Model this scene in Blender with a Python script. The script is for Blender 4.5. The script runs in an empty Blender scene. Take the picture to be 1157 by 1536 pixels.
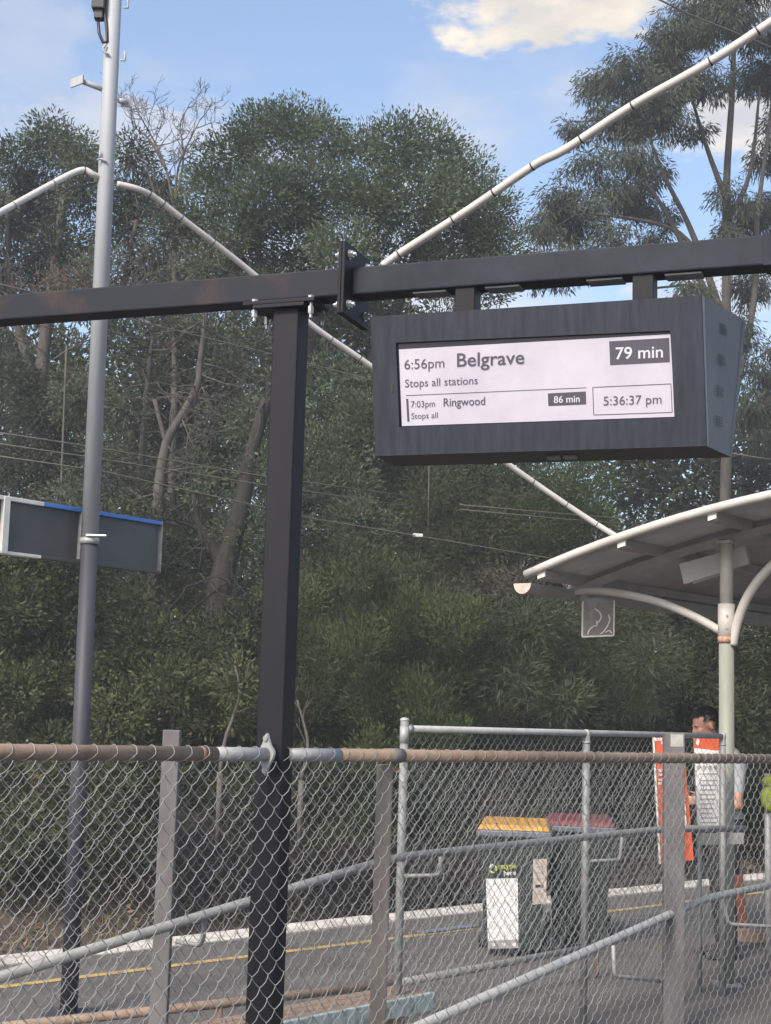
import bpy, bmesh, math, random
import numpy as np
from mathutils import Vector, Matrix
R = math.radians
random.seed(7); rng = np.random.default_rng(11)
scene = bpy.context.scene
col = scene.collection

# ------------------------------------------------------------------ camera
F = 2218.0; CXP, CYP = 578.5, 768.0          # focal length and centre in photo pixels
PITCH = R(7.5); ROLL = 0.029
CAM = Vector((0, 0, 1.82))
_f = Vector((0, math.cos(PITCH), math.sin(PITCH)))
_u0 = Vector((0, -math.sin(PITCH), math.cos(PITCH))); _r0 = Vector((1, 0, 0))
_r = _r0 * math.cos(ROLL) + _u0 * math.sin(ROLL)
_u = -_r0 * math.sin(ROLL) + _u0 * math.cos(ROLL)
cd = bpy.data.cameras.new('camera'); cam = bpy.data.objects.new('camera', cd); col.objects.link(cam)
cam.matrix_world = Matrix(((_r.x, _u.x, -_f.x, CAM.x), (_r.y, _u.y, -_f.y, CAM.y), (_r.z, _u.z, -_f.z, CAM.z), (0, 0, 0, 1)))
cd.sensor_fit = 'VERTICAL'; cd.sensor_height = 36; cd.lens = 36 * F / 1536
cd.clip_start = 0.1; cd.clip_end = 3000
scene.camera = cam

# ------------------------------------------------------------------ light
SUN_EL, SUN_AZ = R(42), R(212)               # azimuth clockwise from +Y (view direction)
world = bpy.data.worlds.new('World'); scene.world = world; world.use_nodes = True
sd = bpy.data.lights.new('sun', 'SUN'); sd.energy = 2.4; sd.angle = R(16); sd.color = (1, .91, .79)
so = bpy.data.objects.new('sun', sd); col.objects.link(so)
sv = Vector((math.sin(SUN_AZ) * math.cos(SUN_EL), math.cos(SUN_AZ) * math.cos(SUN_EL), math.sin(SUN_EL)))
so.rotation_euler = sv.to_track_quat('Z', 'Y').to_euler(); so.location = sv * 60
vs = scene.view_settings
vs.view_transform = 'Standard'; vs.look = 'None'; vs.gamma = 1; vs.use_curve_mapping = False
vs.exposure = 0.95

def ray(px, py):
    return (_f * F + _r * (px - CXP) + _u * (CYP - py)).normalized()
def at(px, py, Y):
    d = ray(px, py); return CAM + d * (Y / d.y)
def on_plane(px, py, P, n):
    d = ray(px, py); return CAM + d * ((P - CAM).dot(n) / d.dot(n))
def proj(p):
    v = p - CAM; z = v.dot(_f); return CXP + F * v.dot(_r) / z, CYP - F * v.dot(_u) / z
def on_line(P, Q, px):
    a, b = -1.0, 2.5
    for _ in range(50):
        m = (a + b) / 2
        if proj(P.lerp(Q, m))[0] < px: a = m
        else: b = m
    return P.lerp(Q, (a + b) / 2)

def world_nodes():
    nt = world.node_tree; N = nt.nodes; L = nt.links; N.clear()
    out = N.new('ShaderNodeOutputWorld'); bg = N.new('ShaderNodeBackground'); L.new(bg.outputs[0], out.inputs[0])
    bg.inputs['Strength'].default_value = 0.14
    sky = N.new('ShaderNodeTexSky'); sky.sky_type = 'NISHITA'; sky.sun_disc = False
    sky.sun_elevation = SUN_EL; sky.sun_rotation = SUN_AZ
    sky.air_density = 1.0; sky.dust_density = 3.2; sky.ozone_density = 1.0
    tc = N.new('ShaderNodeTexCoord')
    def noise(scale, detail=8, off=(0, 0, 0)):
        mp = N.new('ShaderNodeMapping'); L.new(tc.outputs['Generated'], mp.inputs['Vector'])
        mp.inputs['Location'].default_value = off; mp.inputs['Scale'].default_value = (1, 1, 2.2)
        n = N.new('ShaderNodeTexNoise'); L.new(mp.outputs[0], n.inputs['Vector'])
        n.inputs['Scale'].default_value = scale; n.inputs['Detail'].default_value = detail; n.inputs['Roughness'].default_value = .55
        return n.outputs['Fac']
    def math_(op, a, b=None, clamp=False):
        m = N.new('ShaderNodeMath'); m.operation = op; m.use_clamp = clamp
        for i, v in enumerate((a, b)):
            if v is None: continue
            if hasattr(v, 'links') or hasattr(v, 'is_linked'): L.new(v, m.inputs[i])
            else: m.inputs[i].default_value = v
        return m.outputs[0]
    fine = noise(26, 9)
    def blob(px, py, a, b, strength):
        c = ray(px, py)
        s = N.new('ShaderNodeVectorMath'); s.operation = 'SUBTRACT'; L.new(tc.outputs['Generated'], s.inputs[0]); s.inputs[1].default_value = c
        k = N.new('ShaderNodeVectorMath'); k.operation = 'MULTIPLY'; L.new(s.outputs[0], k.inputs[0]); k.inputs[1].default_value = (F / a, F / a, F / b)
        ln = N.new('ShaderNodeVectorMath'); ln.operation = 'LENGTH'; L.new(k.outputs[0], ln.inputs[0])
        v = math_('SUBTRACT', 1.0, ln.outputs['Value'])
        v = math_('ADD', v, math_('MULTIPLY', math_('SUBTRACT', fine, .5), 2.6))
        mr = N.new('ShaderNodeMapRange'); mr.interpolation_type = 'SMOOTHSTEP'; L.new(v, mr.inputs[0])
        mr.inputs[1].default_value = -.05; mr.inputs[2].default_value = .55; mr.inputs[3].default_value = 0; mr.inputs[4].default_value = strength
        return mr.outputs[0]
    gen = N.new('ShaderNodeMapRange'); gen.interpolation_type = 'SMOOTHSTEP'
    L.new(noise(3.1, 9, (3.3, 1.7, .4)), gen.inputs[0])
    gen.inputs[1].default_value = .50; gen.inputs[2].default_value = .72; gen.inputs[3].default_value = 0; gen.inputs[4].default_value = .75
    m = gen.outputs[0]
    for b in ((840, 0, 190, 85, 1.0), (1000, -40, 220, 60, .9), (250, 205, 260, 55, .38), (30, 60, 120, 120, .22), (1120, 190, 130, 60, .75), (1090, 430, 160, 60, .5)):
        m = math_('MAXIMUM', m, blob(*b))
    mix = N.new('ShaderNodeMix'); mix.data_type = 'RGBA'; L.new(m, mix.inputs[0]); L.new(sky.outputs[0], mix.inputs[6])
    cm = N.new('ShaderNodeMix'); cm.data_type = 'RGBA'; cr = N.new('ShaderNodeMapRange'); L.new(noise(17, 7, (.3, .9, 2.1)), cr.inputs[0]); cr.inputs[1].default_value = .35; cr.inputs[2].default_value = .62
    L.new(cr.outputs[0], cm.inputs[0]); cm.inputs[6].default_value = (2.9, 2.75, 2.6, 1); cm.inputs[7].default_value = (4.1, 3.65, 3.1, 1); L.new(cm.outputs[2], mix.inputs[7])
    L.new(mix.outputs[2], bg.inputs['Color'])
world_nodes()

# ------------------------------------------------------------------ materials
def srgb(r, g, b):
    f = lambda c: (c / 255 / 12.92) if c / 255 <= .04045 else ((c / 255 + .055) / 1.055) ** 2.4
    return (f(r), f(g), f(b), 1)
def mat(name, c1, c2=None, rough=.6, scale=8, metal=0, bump=0, bscale=60, lo=.35, hi=.65, emit=0, spec=.5, stretch=(1, 1, 1), detail=6):
    m = bpy.data.materials.new(name); m.use_nodes = True
    nt = m.node_tree; N = nt.nodes; L = nt.links; b = N['Principled BSDF']
    b.inputs['Roughness'].default_value = rough; b.inputs['Metallic'].default_value = metal
    b.inputs['Specular IOR Level'].default_value = spec
    c1 = tuple(c1[:3]) + (1,)
    if c2 is None: c2 = tuple(x * .82 for x in c1[:3])
    c2 = tuple(c2[:3]) + (1,)
    tc = N.new('ShaderNodeTexCoord'); mp = N.new('ShaderNodeMapping'); L.new(tc.outputs['Object'], mp.inputs[0]); mp.inputs['Scale'].default_value = stretch
    n = N.new('ShaderNodeTexNoise'); L.new(mp.outputs[0], n.inputs['Vector']); n.inputs['Scale'].default_value = scale; n.inputs['Detail'].default_value = detail; n.inputs['Roughness'].default_value = .65
    r = N.new('ShaderNodeValToRGB'); L.new(n.outputs['Fac'], r.inputs[0])
    r.color_ramp.elements[0].position = lo; r.color_ramp.elements[0].color = c1
    r.color_ramp.elements[1].position = hi; r.color_ramp.elements[1].color = c2
    L.new(r.outputs[0], b.inputs['Base Color'])
    if emit:
        L.new(r.outputs[0], b.inputs['Emission Color']); b.inputs['Emission Strength'].default_value = emit
    if bump:
        n2 = N.new('ShaderNodeTexNoise'); L.new(mp.outputs[0], n2.inputs['Vector']); n2.inputs['Scale'].default_value = bscale; n2.inputs['Detail'].default_value = 5
        bp = N.new('ShaderNodeBump'); L.new(n2.outputs['Fac'], bp.inputs['Height']); bp.inputs['Strength'].default_value = bump; bp.inputs['Distance'].default_value = .01
        L.new(bp.outputs[0], b.inputs['Normal'])
    return m
def leafmat(name, dark, light, trans=.3, rough=.5):
    m = bpy.data.materials.new(name); m.use_nodes = True
    nt = m.node_tree; N = nt.nodes; L = nt.links; b = N['Principled BSDF']
    a = N.new('ShaderNodeAttribute'); a.attribute_name = 'tone'
    r = N.new('ShaderNodeValToRGB'); L.new(a.outputs['Fac'], r.inputs[0])
    r.color_ramp.elements[0].color = tuple(dark) + (1,); r.color_ramp.elements[1].color = tuple(light) + (1,)
    L.new(r.outputs[0], b.inputs['Base Color']); b.inputs['Roughness'].default_value = .62; b.inputs['Specular IOR Level'].default_value = .15
    t = N.new('ShaderNodeBsdfTranslucent'); L.new(r.outputs[0], t.inputs['Color'])
    mx = N.new('ShaderNodeMixShader'); mx.inputs[0].default_value = trans
    L.new(b.outputs[0], mx.inputs[1]); L.new(t.outputs[0], mx.inputs[2]); L.new(mx.outputs[0], N['Material Output'].inputs[0])
    return m
M = dict(
    black=mat('black_paint', (.0045, .005, .008), (.009, .0095, .0145), rough=.6, spec=.25, scale=5, stretch=(1, 1, .3), bump=.05),
    beam=mat('beam_paint', (.015, .018, .028), (.028, .032, .045), rough=.65, spec=.2, scale=6, bump=.05),
    beam_rust=mat('beam_paint_rusty', (.017, .020, .029), (.055, .036, .031), rough=.65, spec=.2, scale=4, lo=.5, hi=.68),
    housing=mat('display_housing', (.012, .016, .026), (.032, .040, .056), rough=.55, spec=.25, scale=48, stretch=(1, 1, .05), lo=.35, hi=.85),
    side=mat('display_side', (.075, .08, .092), (.10, .105, .118), rough=.5, scale=4),
    under=mat('display_under', (.012, .012, .015), (.03, .03, .03), rough=.6),
    galv=mat('galvanised', (.27, .28, .285), (.36, .37, .37), rough=.55, metal=.15, scale=22),
    galv_dull=mat('galvanised_dull', (.17, .178, .18), (.25, .258, .256), rough=.6, metal=.12, scale=15),
    wire=mat('wire_galv', (.22, .23, .224), (.34, .35, .34), rough=.55, metal=.2, scale=9),
    wire_dull=mat('wire_dull', (.19, .20, .193), (.29, .30, .29), rough=.55, metal=.2, scale=9),
    rust=mat('rusty_rail', (.24, .175, .13), (.125, .078, .054), rough=.75, scale=11, lo=.45, hi=.75, bump=.15, bscale=120),
    rust_dark=mat('rust_collar', (.16, .09, .065), (.22, .14, .10), rough=.8, scale=30),
    postgrey=mat('post_grey', (.15, .145, .148), (.095, .09, .093), rough=.8, scale=9, stretch=(1, 1, .3), bump=.2),
    postbrown=mat('post_brown_grey', (.20, .18, .165), (.13, .115, .105), rough=.8, scale=9, stretch=(1, 1, .3), bump=.2),
    palepatch=mat('pale_patch', (.42, .42, .39), (.3, .3, .28), rough=.8, scale=30),
    polelight=mat('pole_light', (.36, .38, .415), (.30, .32, .35), rough=.7, scale=3, stretch=(6, 6, .4), metal=.1),
    poledark=mat('pole_dark', (.030, .031, .043), (.045, .046, .060), rough=.6, scale=4, stretch=(4, 4, .5)),
    conduit=mat('white_conduit', (.52, .505, .49), (.43, .415, .40), rough=.45, scale=5),
    tie=mat('black_tie', (.02, .02, .022), rough=.5),
    cable=mat('dark_cable', (.03, .032, .038), rough=.55),
    wiremat=mat('overhead_wire', (.13, .12, .10), (.09, .085, .075), rough=.6),
    insul=mat('insulator', (.5, .5, .5), rough=.4),
    signback=mat('sign_back', (.060, .064, .068), (.085, .088, .090), rough=.55, scale=3),
    signblue=mat('sign_blue', (.045, .16, .50), (.06, .20, .56), rough=.45),
    white=mat('white_paint', (.70, .69, .66), (.58, .57, .54), rough=.55, scale=7),
    roofwhite=mat('roof_white', (.50, .48, .45), (.40, .38, .355), rough=.5, scale=6),
    rooflin=mat('roof_lining', (.31, .30, .29), (.23, .222, .215), rough=.6, scale=4),
    guttermat=mat('gutter_end', (.60, .47, .42), (.45, .33, .28), rough=.6, scale=20),
    polegreen=mat('column_pale_green', (.26, .275, .24), (.19, .205, .175), rough=.6, scale=6, stretch=(1, 1, .2)),
    orange_rust=mat('orange_rust', (.30, .12, .04), (.5, .4, .33), rough=.8, scale=40),
    asphalt=mat('asphalt', (.066, .062, .058), (.106, .099, .092), rough=.9, scale=2.2, bump=.35, bscale=180, detail=12),
    coping=mat('coping_white', (.52, .485, .44), (.26, .24, .215), rough=.85, scale=5, lo=.42, hi=.75, bump=.2),
    yellow=mat('yellow_line', (.42, .29, .09), (.13, .11, .08), rough=.8, scale=9, lo=.48, hi=.66),
    blueline=mat('blue_line', (.17, .18, .30), (.10, .10, .12), rough=.8, scale=9),
    soil=mat('leaf_litter_soil', (.045, .033, .025), (.095, .072, .054), rough=.95, scale=3, bump=.6, bscale=40),
    bark=mat('bark_dark', (.012, .011, .010), (.028, .024, .021), rough=.9, scale=12, stretch=(1, 1, .25), bump=.6),
    barkpale=mat('bark_pale', (.085, .077, .07), (.042, .037, .034), rough=.9, scale=10, stretch=(1, 1, .25), bump=.4),
    branchpale=mat('branch_pale', (.11, .10, .088), (.065, .058, .05), rough=.9, scale=10),
    twig=mat('dead_twig', (.10, .09, .082), (.065, .058, .052), rough=.9, scale=10),
    benchtop=mat('bench_timber', (.27, .19, .14), (.18, .12, .09), rough=.85, scale=5, stretch=(1, 6, 1)),
    turq=mat('turquoise_paint', (.37, .46, .46), (.17, .18, .155), rough=.8, scale=15, lo=.46, hi=.66),
    tan=mat('tan_timber', (.33, .22, .13), rough=.8),
    binbody=mat('bin_green_black', (.014, .024, .022), (.024, .038, .035), rough=.45, scale=4),
    binrim=mat('bin_grey_rim', (.13, .15, .19), (.09, .10, .13), rough=.5),
    binyellow=mat('bin_yellow', (.55, .29, .04), (.44, .22, .03), rough=.45),
    binred=mat('bin_red', (.17, .024, .032), (.13, .02, .027), rough=.45),
    paper=mat('paper_white', (.72, .71, .73), (.66, .65, .66), rough=.6, scale=3),
    papertan=mat('label_tan', (.50, .42, .38), (.40, .33, .30), rough=.7, scale=25),
    orange=mat('orange_sign', (.60, .095, .025), (.52, .085, .025), rough=.5),
    ink=mat('ink_dark', (.03, .03, .035), rough=.6),
    inkgrey=mat('ink_grey', (.33, .33, .34), rough=.6),
    lime=mat('lime_cloth', (.27, .33, .04), (.17, .22, .03), rough=.8, scale=20),
    limeprint=mat('lime_print', (.50, .55, .10), rough=.6),
    redbrown=mat('red_brown_timber', (.23, .075, .055), (.16, .06, .045), rough=.85),
    skin=mat('skin', (.42, .235, .165), (.38, .20, .14), rough=.5, scale=20),
    shirt=mat('grey_shirt', (.33, .345, .375), (.29, .30, .335), rough=.85, scale=12),
    trousers=mat('dark_trousers', (.018, .018, .022), rough=.85),
    hair=mat('dark_hair', (.008, .007, .007), (.016, .013, .012), rough=.45, scale=60),
    tarnish=mat('weathered_plate', (.19, .165, .155), (.36, .34, .32), rough=.55, scale=7, lo=.55, hi=.8),
    lum=mat('luminaire_grey', (.46, .46, .47), (.40, .40, .41), rough=.5, scale=3),
    bolt=mat('bolt_zinc', (.55, .55, .55), (.40, .40, .40), rough=.35, metal=.7, scale=40),
    screen=mat('screen_lit', (.27, .255, .30), (.32, .30, .345), rough=.25, scale=4.5, emit=.42),
    bezel=mat('bezel_navy', (.010, .010, .035), (.014, .014, .045), rough=.25),
    text=mat('screen_text', (.035, .032, .05), rough=.4, emit=.3),
    textw=mat('screen_text_white', (.36, .345, .385), rough=.4, emit=.42),
)
M['leaf_dense'] = leafmat('leaf_dense', (.040, .058, .038), (.118, .152, .088))
M['leaf_euc'] = leafmat('leaf_eucalypt', (.032, .040, .030), (.100, .116, .082))
M['leaf_left'] = leafmat('leaf_left', (.040, .052, .036), (.112, .136, .086))
M['leaf_shrub'] = leafmat('leaf_shrub', (.026, .036, .018), (.116, .135, .060))
M['leaf_fine'] = leafmat('leaf_fine', (.026, .040, .018), (.085, .115, .045))
M['leaf_wattle'] = leafmat('leaf_wattle', (.028, .038, .020), (.105, .125, .070))
M['leaf_back'] = leafmat('leaf_back', (.024, .030, .018), (.084, .096, .050))
M['leaf_litter'] = leafmat('dry_leaf', (.065, .045, .032), (.30, .21, .145), trans=.1)
M['leaf_grass'] = leafmat('dry_grass', (.10, .085, .045), (.26, .21, .11), trans=.2)
M['leaf_twiggy'] = leafmat('grey_brown_leaf', (.034, .034, .026), (.105, .100, .078))
M['leaf_red'] = leafmat('reddish_leaf', (.07, .045, .03), (.16, .10, .07))

# ------------------------------------------------------------------ mesh helpers
class MB:
    def __init__(s): s.v = []; s.f = []
    def box(s, c, ax, ay, az):
        """c centre, ax/ay/az half-extent vectors"""
        c = Vector(c); o = len(s.v)
        for i in (-1, 1):
            for j in (-1, 1):
                for k in (-1, 1): s.v.append(c + ax * i + ay * j + az * k)
        fl = [(0, 1, 3, 2), (4, 6, 7, 5), (0, 4, 5, 1), (2, 3, 7, 6), (0, 2, 6, 4), (1, 5, 7, 3)]
        if ax.cross(ay).dot(az) < 0: fl = [tuple(reversed(q)) for q in fl]
        s.f += [tuple(o + a for a in q) for q in fl]; return s
    def hexa(s, p):
        """8 points: bottom ring 4, top ring 4 (same order)"""
        o = len(s.v); s.v += [Vector(q) for q in p]
        s.f += [tuple(o + a for a in q) for q in ((3, 2, 1, 0), (4, 5, 6, 7), (0, 1, 5, 4), (1, 2, 6, 5), (2, 3, 7, 6), (3, 0, 4, 7))]; return s
    def quad(s, a, b, c, d):
        o = len(s.v); s.v += [Vector(a), Vector(b), Vector(c), Vector(d)]; s.f.append((o, o + 1, o + 2, o + 3)); return s
    def tube(s, pts, r, n=8, cap=True):
        pts = [Vector(p) for p in pts]; m = len(pts)
        rs = r if isinstance(r, (list, tuple)) else [r] * m
        o = len(s.v); t0 = (pts[1] - pts[0]).normalized()
        ref = Vector((0, 0, 1)) if abs(t0.z) < .9 else Vector((1, 0, 0))
        u = t0.cross(ref).normalized()
        for i in range(m):
            t = (pts[min(i + 1, m - 1)] - pts[max(i - 1, 0)])
            if t.length < 1e-9: t = t0
            t = t.normalized(); u = (u - t * u.dot(t))
            u = u.normalized() if u.length > 1e-6 else t.orthogonal().normalized()
            w = t.cross(u)
            for k in range(n):
                a = 2 * math.pi * k / n; s.v.append(pts[i] + (u * math.cos(a) + w * math.sin(a)) * rs[i])
        for i in range(m - 1):
            for k in range(n):
                a = o + i * n + k; b = o + i * n + (k + 1) % n; s.f.append((a, b, b + n, a + n))
        if cap:
            s.f.append(tuple(o + k for k in reversed(range(n)))); e = o + (m - 1) * n; s.f.append(tuple(e + k for k in range(n)))
        return s
    def ell(s, c, ax, ay, az, nu=16, nv=10):
        c = Vector(c); o = len(s.v)
        s.v.append(c + az)
        for j in range(1, nv):
            th = math.pi * j / nv
            for i in range(nu):
                ph = 2 * math.pi * i / nu
                s.v.append(c + ax * (math.sin(th) * math.cos(ph)) + ay * (math.sin(th) * math.sin(ph)) + az * math.cos(th))
        s.v.append(c - az); e = len(s.v) - 1
        for i in range(nu): s.f.append((o, o + 1 + i, o + 1 + (i + 1) % nu))
        for j in range(nv - 2):
            for i in range(nu):
                a = o + 1 + j * nu + i; b = o + 1 + j * nu + (i + 1) % nu; s.f.append((a, a + nu, b + nu, b))
        b0 = o + 1 + (nv - 2) * nu
        for i in range(nu): s.f.append((b0 + i, e, b0 + (i + 1) % nu))
        return s
OFF = {}
def empty(name, loc, label=None, cat=None, group=None, kind=None):
    o = bpy.data.objects.new(name, None); col.objects.link(o); o.location = loc; o.empty_display_size = .2
    OFF[o] = Vector(loc); tag(o, label, cat, group, kind); return o
def tag(o, label=None, cat=None, group=None, kind=None):
    if label: o['label'] = label
    if cat: o['category'] = cat
    if group: o['group'] = group
    if kind: o['kind'] = kind
    return o
def mk(name, mb, m, parent=None, smooth=False, bevel=0, origin=None):
    if parent is not None: off = OFF[parent]
    else: off = Vector(origin) if origin is not None else Vector((0, 0, 0))
    me = bpy.data.meshes.new(name); me.from_pydata([v - off for v in mb.v], [], mb.f); me.update()
    me.materials.append(m if not isinstance(m, str) else M[m])
    if smooth: me.polygons.foreach_set('use_smooth', [True] * len(me.polygons))
    o = bpy.data.objects.new(name, me); col.objects.link(o); OFF[o] = off
    if parent is not None: o.parent = parent
    else: o.location = off
    if bevel:
        b = o.modifiers.new('bevel', 'BEVEL'); b.width = bevel; b.segments = 2; b.limit_method = 'ANGLE'
    return o
UP = Vector((0, 0, 1))
def dirv(a): return Vector((math.cos(a), math.sin(a), 0))     # angle from +X toward +Y

# ------------------------------------------------------------------ ground and platform
EDGE_A, EDGE_B = at(0, 1437, 1), at(990, 1329, 1)
def ground_pt(px, py, z=0.0):
    d = ray(px, py); return CAM + d * ((z - CAM.z) / d.z)
e0, e1 = ground_pt(0, 1437), ground_pt(990, 1329)
ed = (e1 - e0); ed.z = 0; ed.normalize(); en = Vector((-ed.y, ed.x, 0))      # en points away from the camera
def plat(s, t, z): return e0 + ed * s + en * t + UP * z
def build_ground():
    # platform slab
    mb = MB(); o = []
    mb.hexa([plat(-30, -22, -1.1), plat(60, -22, -1.1), plat(60, -.001, -1.1), plat(-30, -.001, -1.1), plat(-30, -22, 0), plat(60, -22, 0), plat(60, -.001, 0), plat(-30, -.001, 0)])
    p = mk('platform_pavement', mb, 'asphalt'); tag(p, kind='structure')
    # terrain beyond: track bed then rising bank
    mb = MB(); prof = [(-60, -1.05), (.02, -1.05), (4.6, -1.05), (5.6, -.75), (7, -.1), (9, .45), (12, 1.0), (18, 2.0), (30, 3.2), (60, 4.0), (200, 6), (900, 10)]
    ss = [-400, -200, -100, -60, -40] + [x * 1.0 for x in range(-30, 61)] + [80, 120, 200, 500]
    for s_ in ss:
        for (t, z) in prof:
            zz = z + (math.sin(s_ * 1.3 + t) * .12 + math.sin(s_ * .37 - t * .7) * .2 if t > 5 else 0)
            mb.v.append(plat(s_, t, zz))
    n = len(prof)
    for i in range(len(ss) - 1):
        for k in range(n - 1): mb.f.append((i * n + k, (i + 1) * n + k, (i + 1) * n + k + 1, i * n + k + 1))
    g = mk('ground', mb, 'soil', smooth=True); tag(g, kind='structure')
    # coping slabs
    for i in range(-10, 40):
        mb = MB(); a = i * .9 + .006; b = (i + 1) * .9 - .006; dz = random.uniform(-.004, .004)
        mb.hexa([plat(a, -.30, -.12), plat(b, -.30, -.12), plat(b, .04, -.12), plat(a, .04, -.12), plat(a, -.30, .016 + dz), plat(b, -.30, .016 + dz), plat(b, .04, .016 + dz), plat(a, .04, .016 + dz)])
        mk('coping_slab', mb, 'coping', p, bevel=.006)
    mb = MB()
    mb.quad(plat(-12, -.985, .004), plat(40, -.985, .004), plat(40, -.90, .004), plat(-12, -.90, .004)); mk('yellow_line', mb, 'yellow', p)
    mb = MB(); s0 = (ground_pt(610, 1396) - e0).dot(ed); s1 = (ground_pt(728, 1390) - e0).dot(ed); t0 = (ground_pt(670, 1394) - e0).dot(en)
    mb.quad(plat(s0, t0 - .1, .004), plat(s1, t0 - .1, .004), plat(s1, t0 + .06, .004), plat(s0, t0 + .06, .004)); mk('blue_line', mb, 'blueline', p)
build_ground()

# ------------------------------------------------------------------ gantry with display
BA = R(-20); bd = dirv(BA); bn = Vector((bd.y, -bd.x, 0))       # bn points to the camera side
PB = at(412, 1130, 5.20)                                         # post axis, just behind the fence rail
post_xy = Vector((PB.x, PB.y, 0))
bc = at(441, 432, 5.18); bc.x, bc.y = post_xy.x, post_xy.y
BZ = bc.z
def beam_pt(s, z=0, n=0): return Vector((post_xy.x, post_xy.y, BZ)) + bd * s + UP * z + bn * n
def beam_s(px):
    p = on_line(beam_pt(0), beam_pt(1), px); return (p - beam_pt(0)).dot(bd)
gan = empty('sign_gantry', post_xy, 'black steel post and overhead beam carrying the departure display', 'gantry')
h = .05
mb = MB().box(Vector((post_xy.x, post_xy.y, (BZ - .07) / 2)), bd * h, bn * h, UP * ((BZ - .07) / 2)); mk('post', mb, 'black', gan, bevel=.006)
mb = MB().box(beam_pt(-.02, -.062), bd * .14, bn * .075, UP * .007); mk('cap_plate', mb, 'black', gan, bevel=.002)
mb = MB().box(beam_pt(-.02, -.0765), bd * .10, bn * .075, UP * .007); mk('cap_plate', mb, 'black', gan, bevel=.002)
sp = beam_s(531)
mb = MB().box(beam_pt((-2.2 + sp) / 2), bd * ((sp - .012 + 2.2) / 2), bn * .05, UP * .05); mk('beam', mb, 'beam_rust', gan, bevel=.006)
mb = MB().box(beam_pt((sp + .012 + 2.6) / 2), bd * ((2.6 - sp - .012) / 2), bn * .05, UP * .05); mk('beam', mb, 'beam', gan, bevel=.006)
sr = beam_s(1147)
mb = MB().box(beam_pt(sr + .3), bd * .3, bn * .052, UP * .053); mk('beam_sleeve', mb, 'beam', gan, bevel=.003)
for k in (-1, 1):
    mb = MB().box(beam_pt(sp + k * .0065, -.005), bd * .006, bn * .125, UP * .13); pl = mk('splice_plate', mb, 'black', gan, bevel=.002)
    for a in (-1, 1):
        for b in (-1, 1):
            mb = MB(); c = beam_pt(sp + k * .0125, -.005 + b * .09, a * .085)
            mb.tube([c, c + bd * (.004 * k)], .017, 12); mb.tube([c + bd * (.004 * k), c + bd * (.016 * k)], .013, 6); mb.tube([c + bd * (.016 * k), c + bd * (.026 * k)], .007, 8)
            mk('bolt', mb, 'bolt', pl)
for (a, b) in ((-.12, .055), (.10, .055), (-.12, -.055), (.10, -.055)):
    mb = MB(); c = beam_pt(a - .0, -.055, b); mb.tube([c, c + UP * .010], .012, 6); mb.tube([c - UP * .055, c - UP * .029], .011, 6); mb.tube([c - UP * .07, c], .006, 8)
    mk('bolt', mb, 'bolt', gan)

# display
sl, sr_ = beam_s(556), beam_s(1052)
TLb, TRb = at(556, 475, beam_pt(sl).y - .16), at(1052, 443, beam_pt(sr_).y - .15)
TL, TR = TLb.copy(), TRb.copy()
zt = (TL.z + TR.z) / 2
BL = at(563, 684, TL.y + .035); BR = at(1060, 669, TR.y + .035)
RTR = at(1119, 481, TR.y + .27); RBR = at(1098, 686, BR.y + .175)
back = Vector((math.sin(-BA), math.cos(-BA), 0))
RTL = TL + back * .30; RTL.z = RTR.z + (TL.z - TR.z); RBL = BL + back * .20; RBL.z = BL.z + (RBR.z - BR.z)
ctr = (TL + TR) / 2
disp = empty('departure_display', Vector((ctr.x, ctr.y, BL.z)), 'lit passenger display showing train times, hung under the black beam', 'display')
fn = (TR - TL).cross(BL - TL).normalized()
if fn.dot(CAM - TL) < 0: fn = -fn
BR = on_plane(1060, 669, TL, fn)
def fp(px, py, lift=0): return on_plane(px, py, TL, fn) + fn * lift
# front frame: ring + recess
outer = [TL, TR, BR, BL]
inner = [fp(594, 514), fp(1005.5, 496), fp(1012.5, 627), fp(599, 641)]
mb = MB(); mb.v = outer + inner + [p - fn * .014 for p in inner]
for i in range(4):
    j = (i + 1) % 4; mb.f += [(i, i + 4, j + 4, j), (i + 4, i + 8, j + 8, j + 4)]
mb.v += [RTL, RTR, RBR, RBL]
mb.f += [(0, 1, 13, 12), (12, 13, 14, 15), (0, 12, 15, 3)]
mk('housing', mb, 'housing', disp)
mb = MB(); mb.quad(BL, BR, RBR, RBL); u = mk('underside', mb, 'under', disp)
cU = (BL + BR + RBR + RBL) / 4; exu = (BR - BL).normalized(); eyu = ((RBL - BL)).normalized()
for sx in (-.02, .03):
    mb = MB().box(BL.lerp(BR, .56 + sx) + eyu * .09 - UP * .006, exu * .022, eyu * .012, UP * .006); mk('latch', mb, 'galv_dull', disp, bevel=.002)
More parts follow.
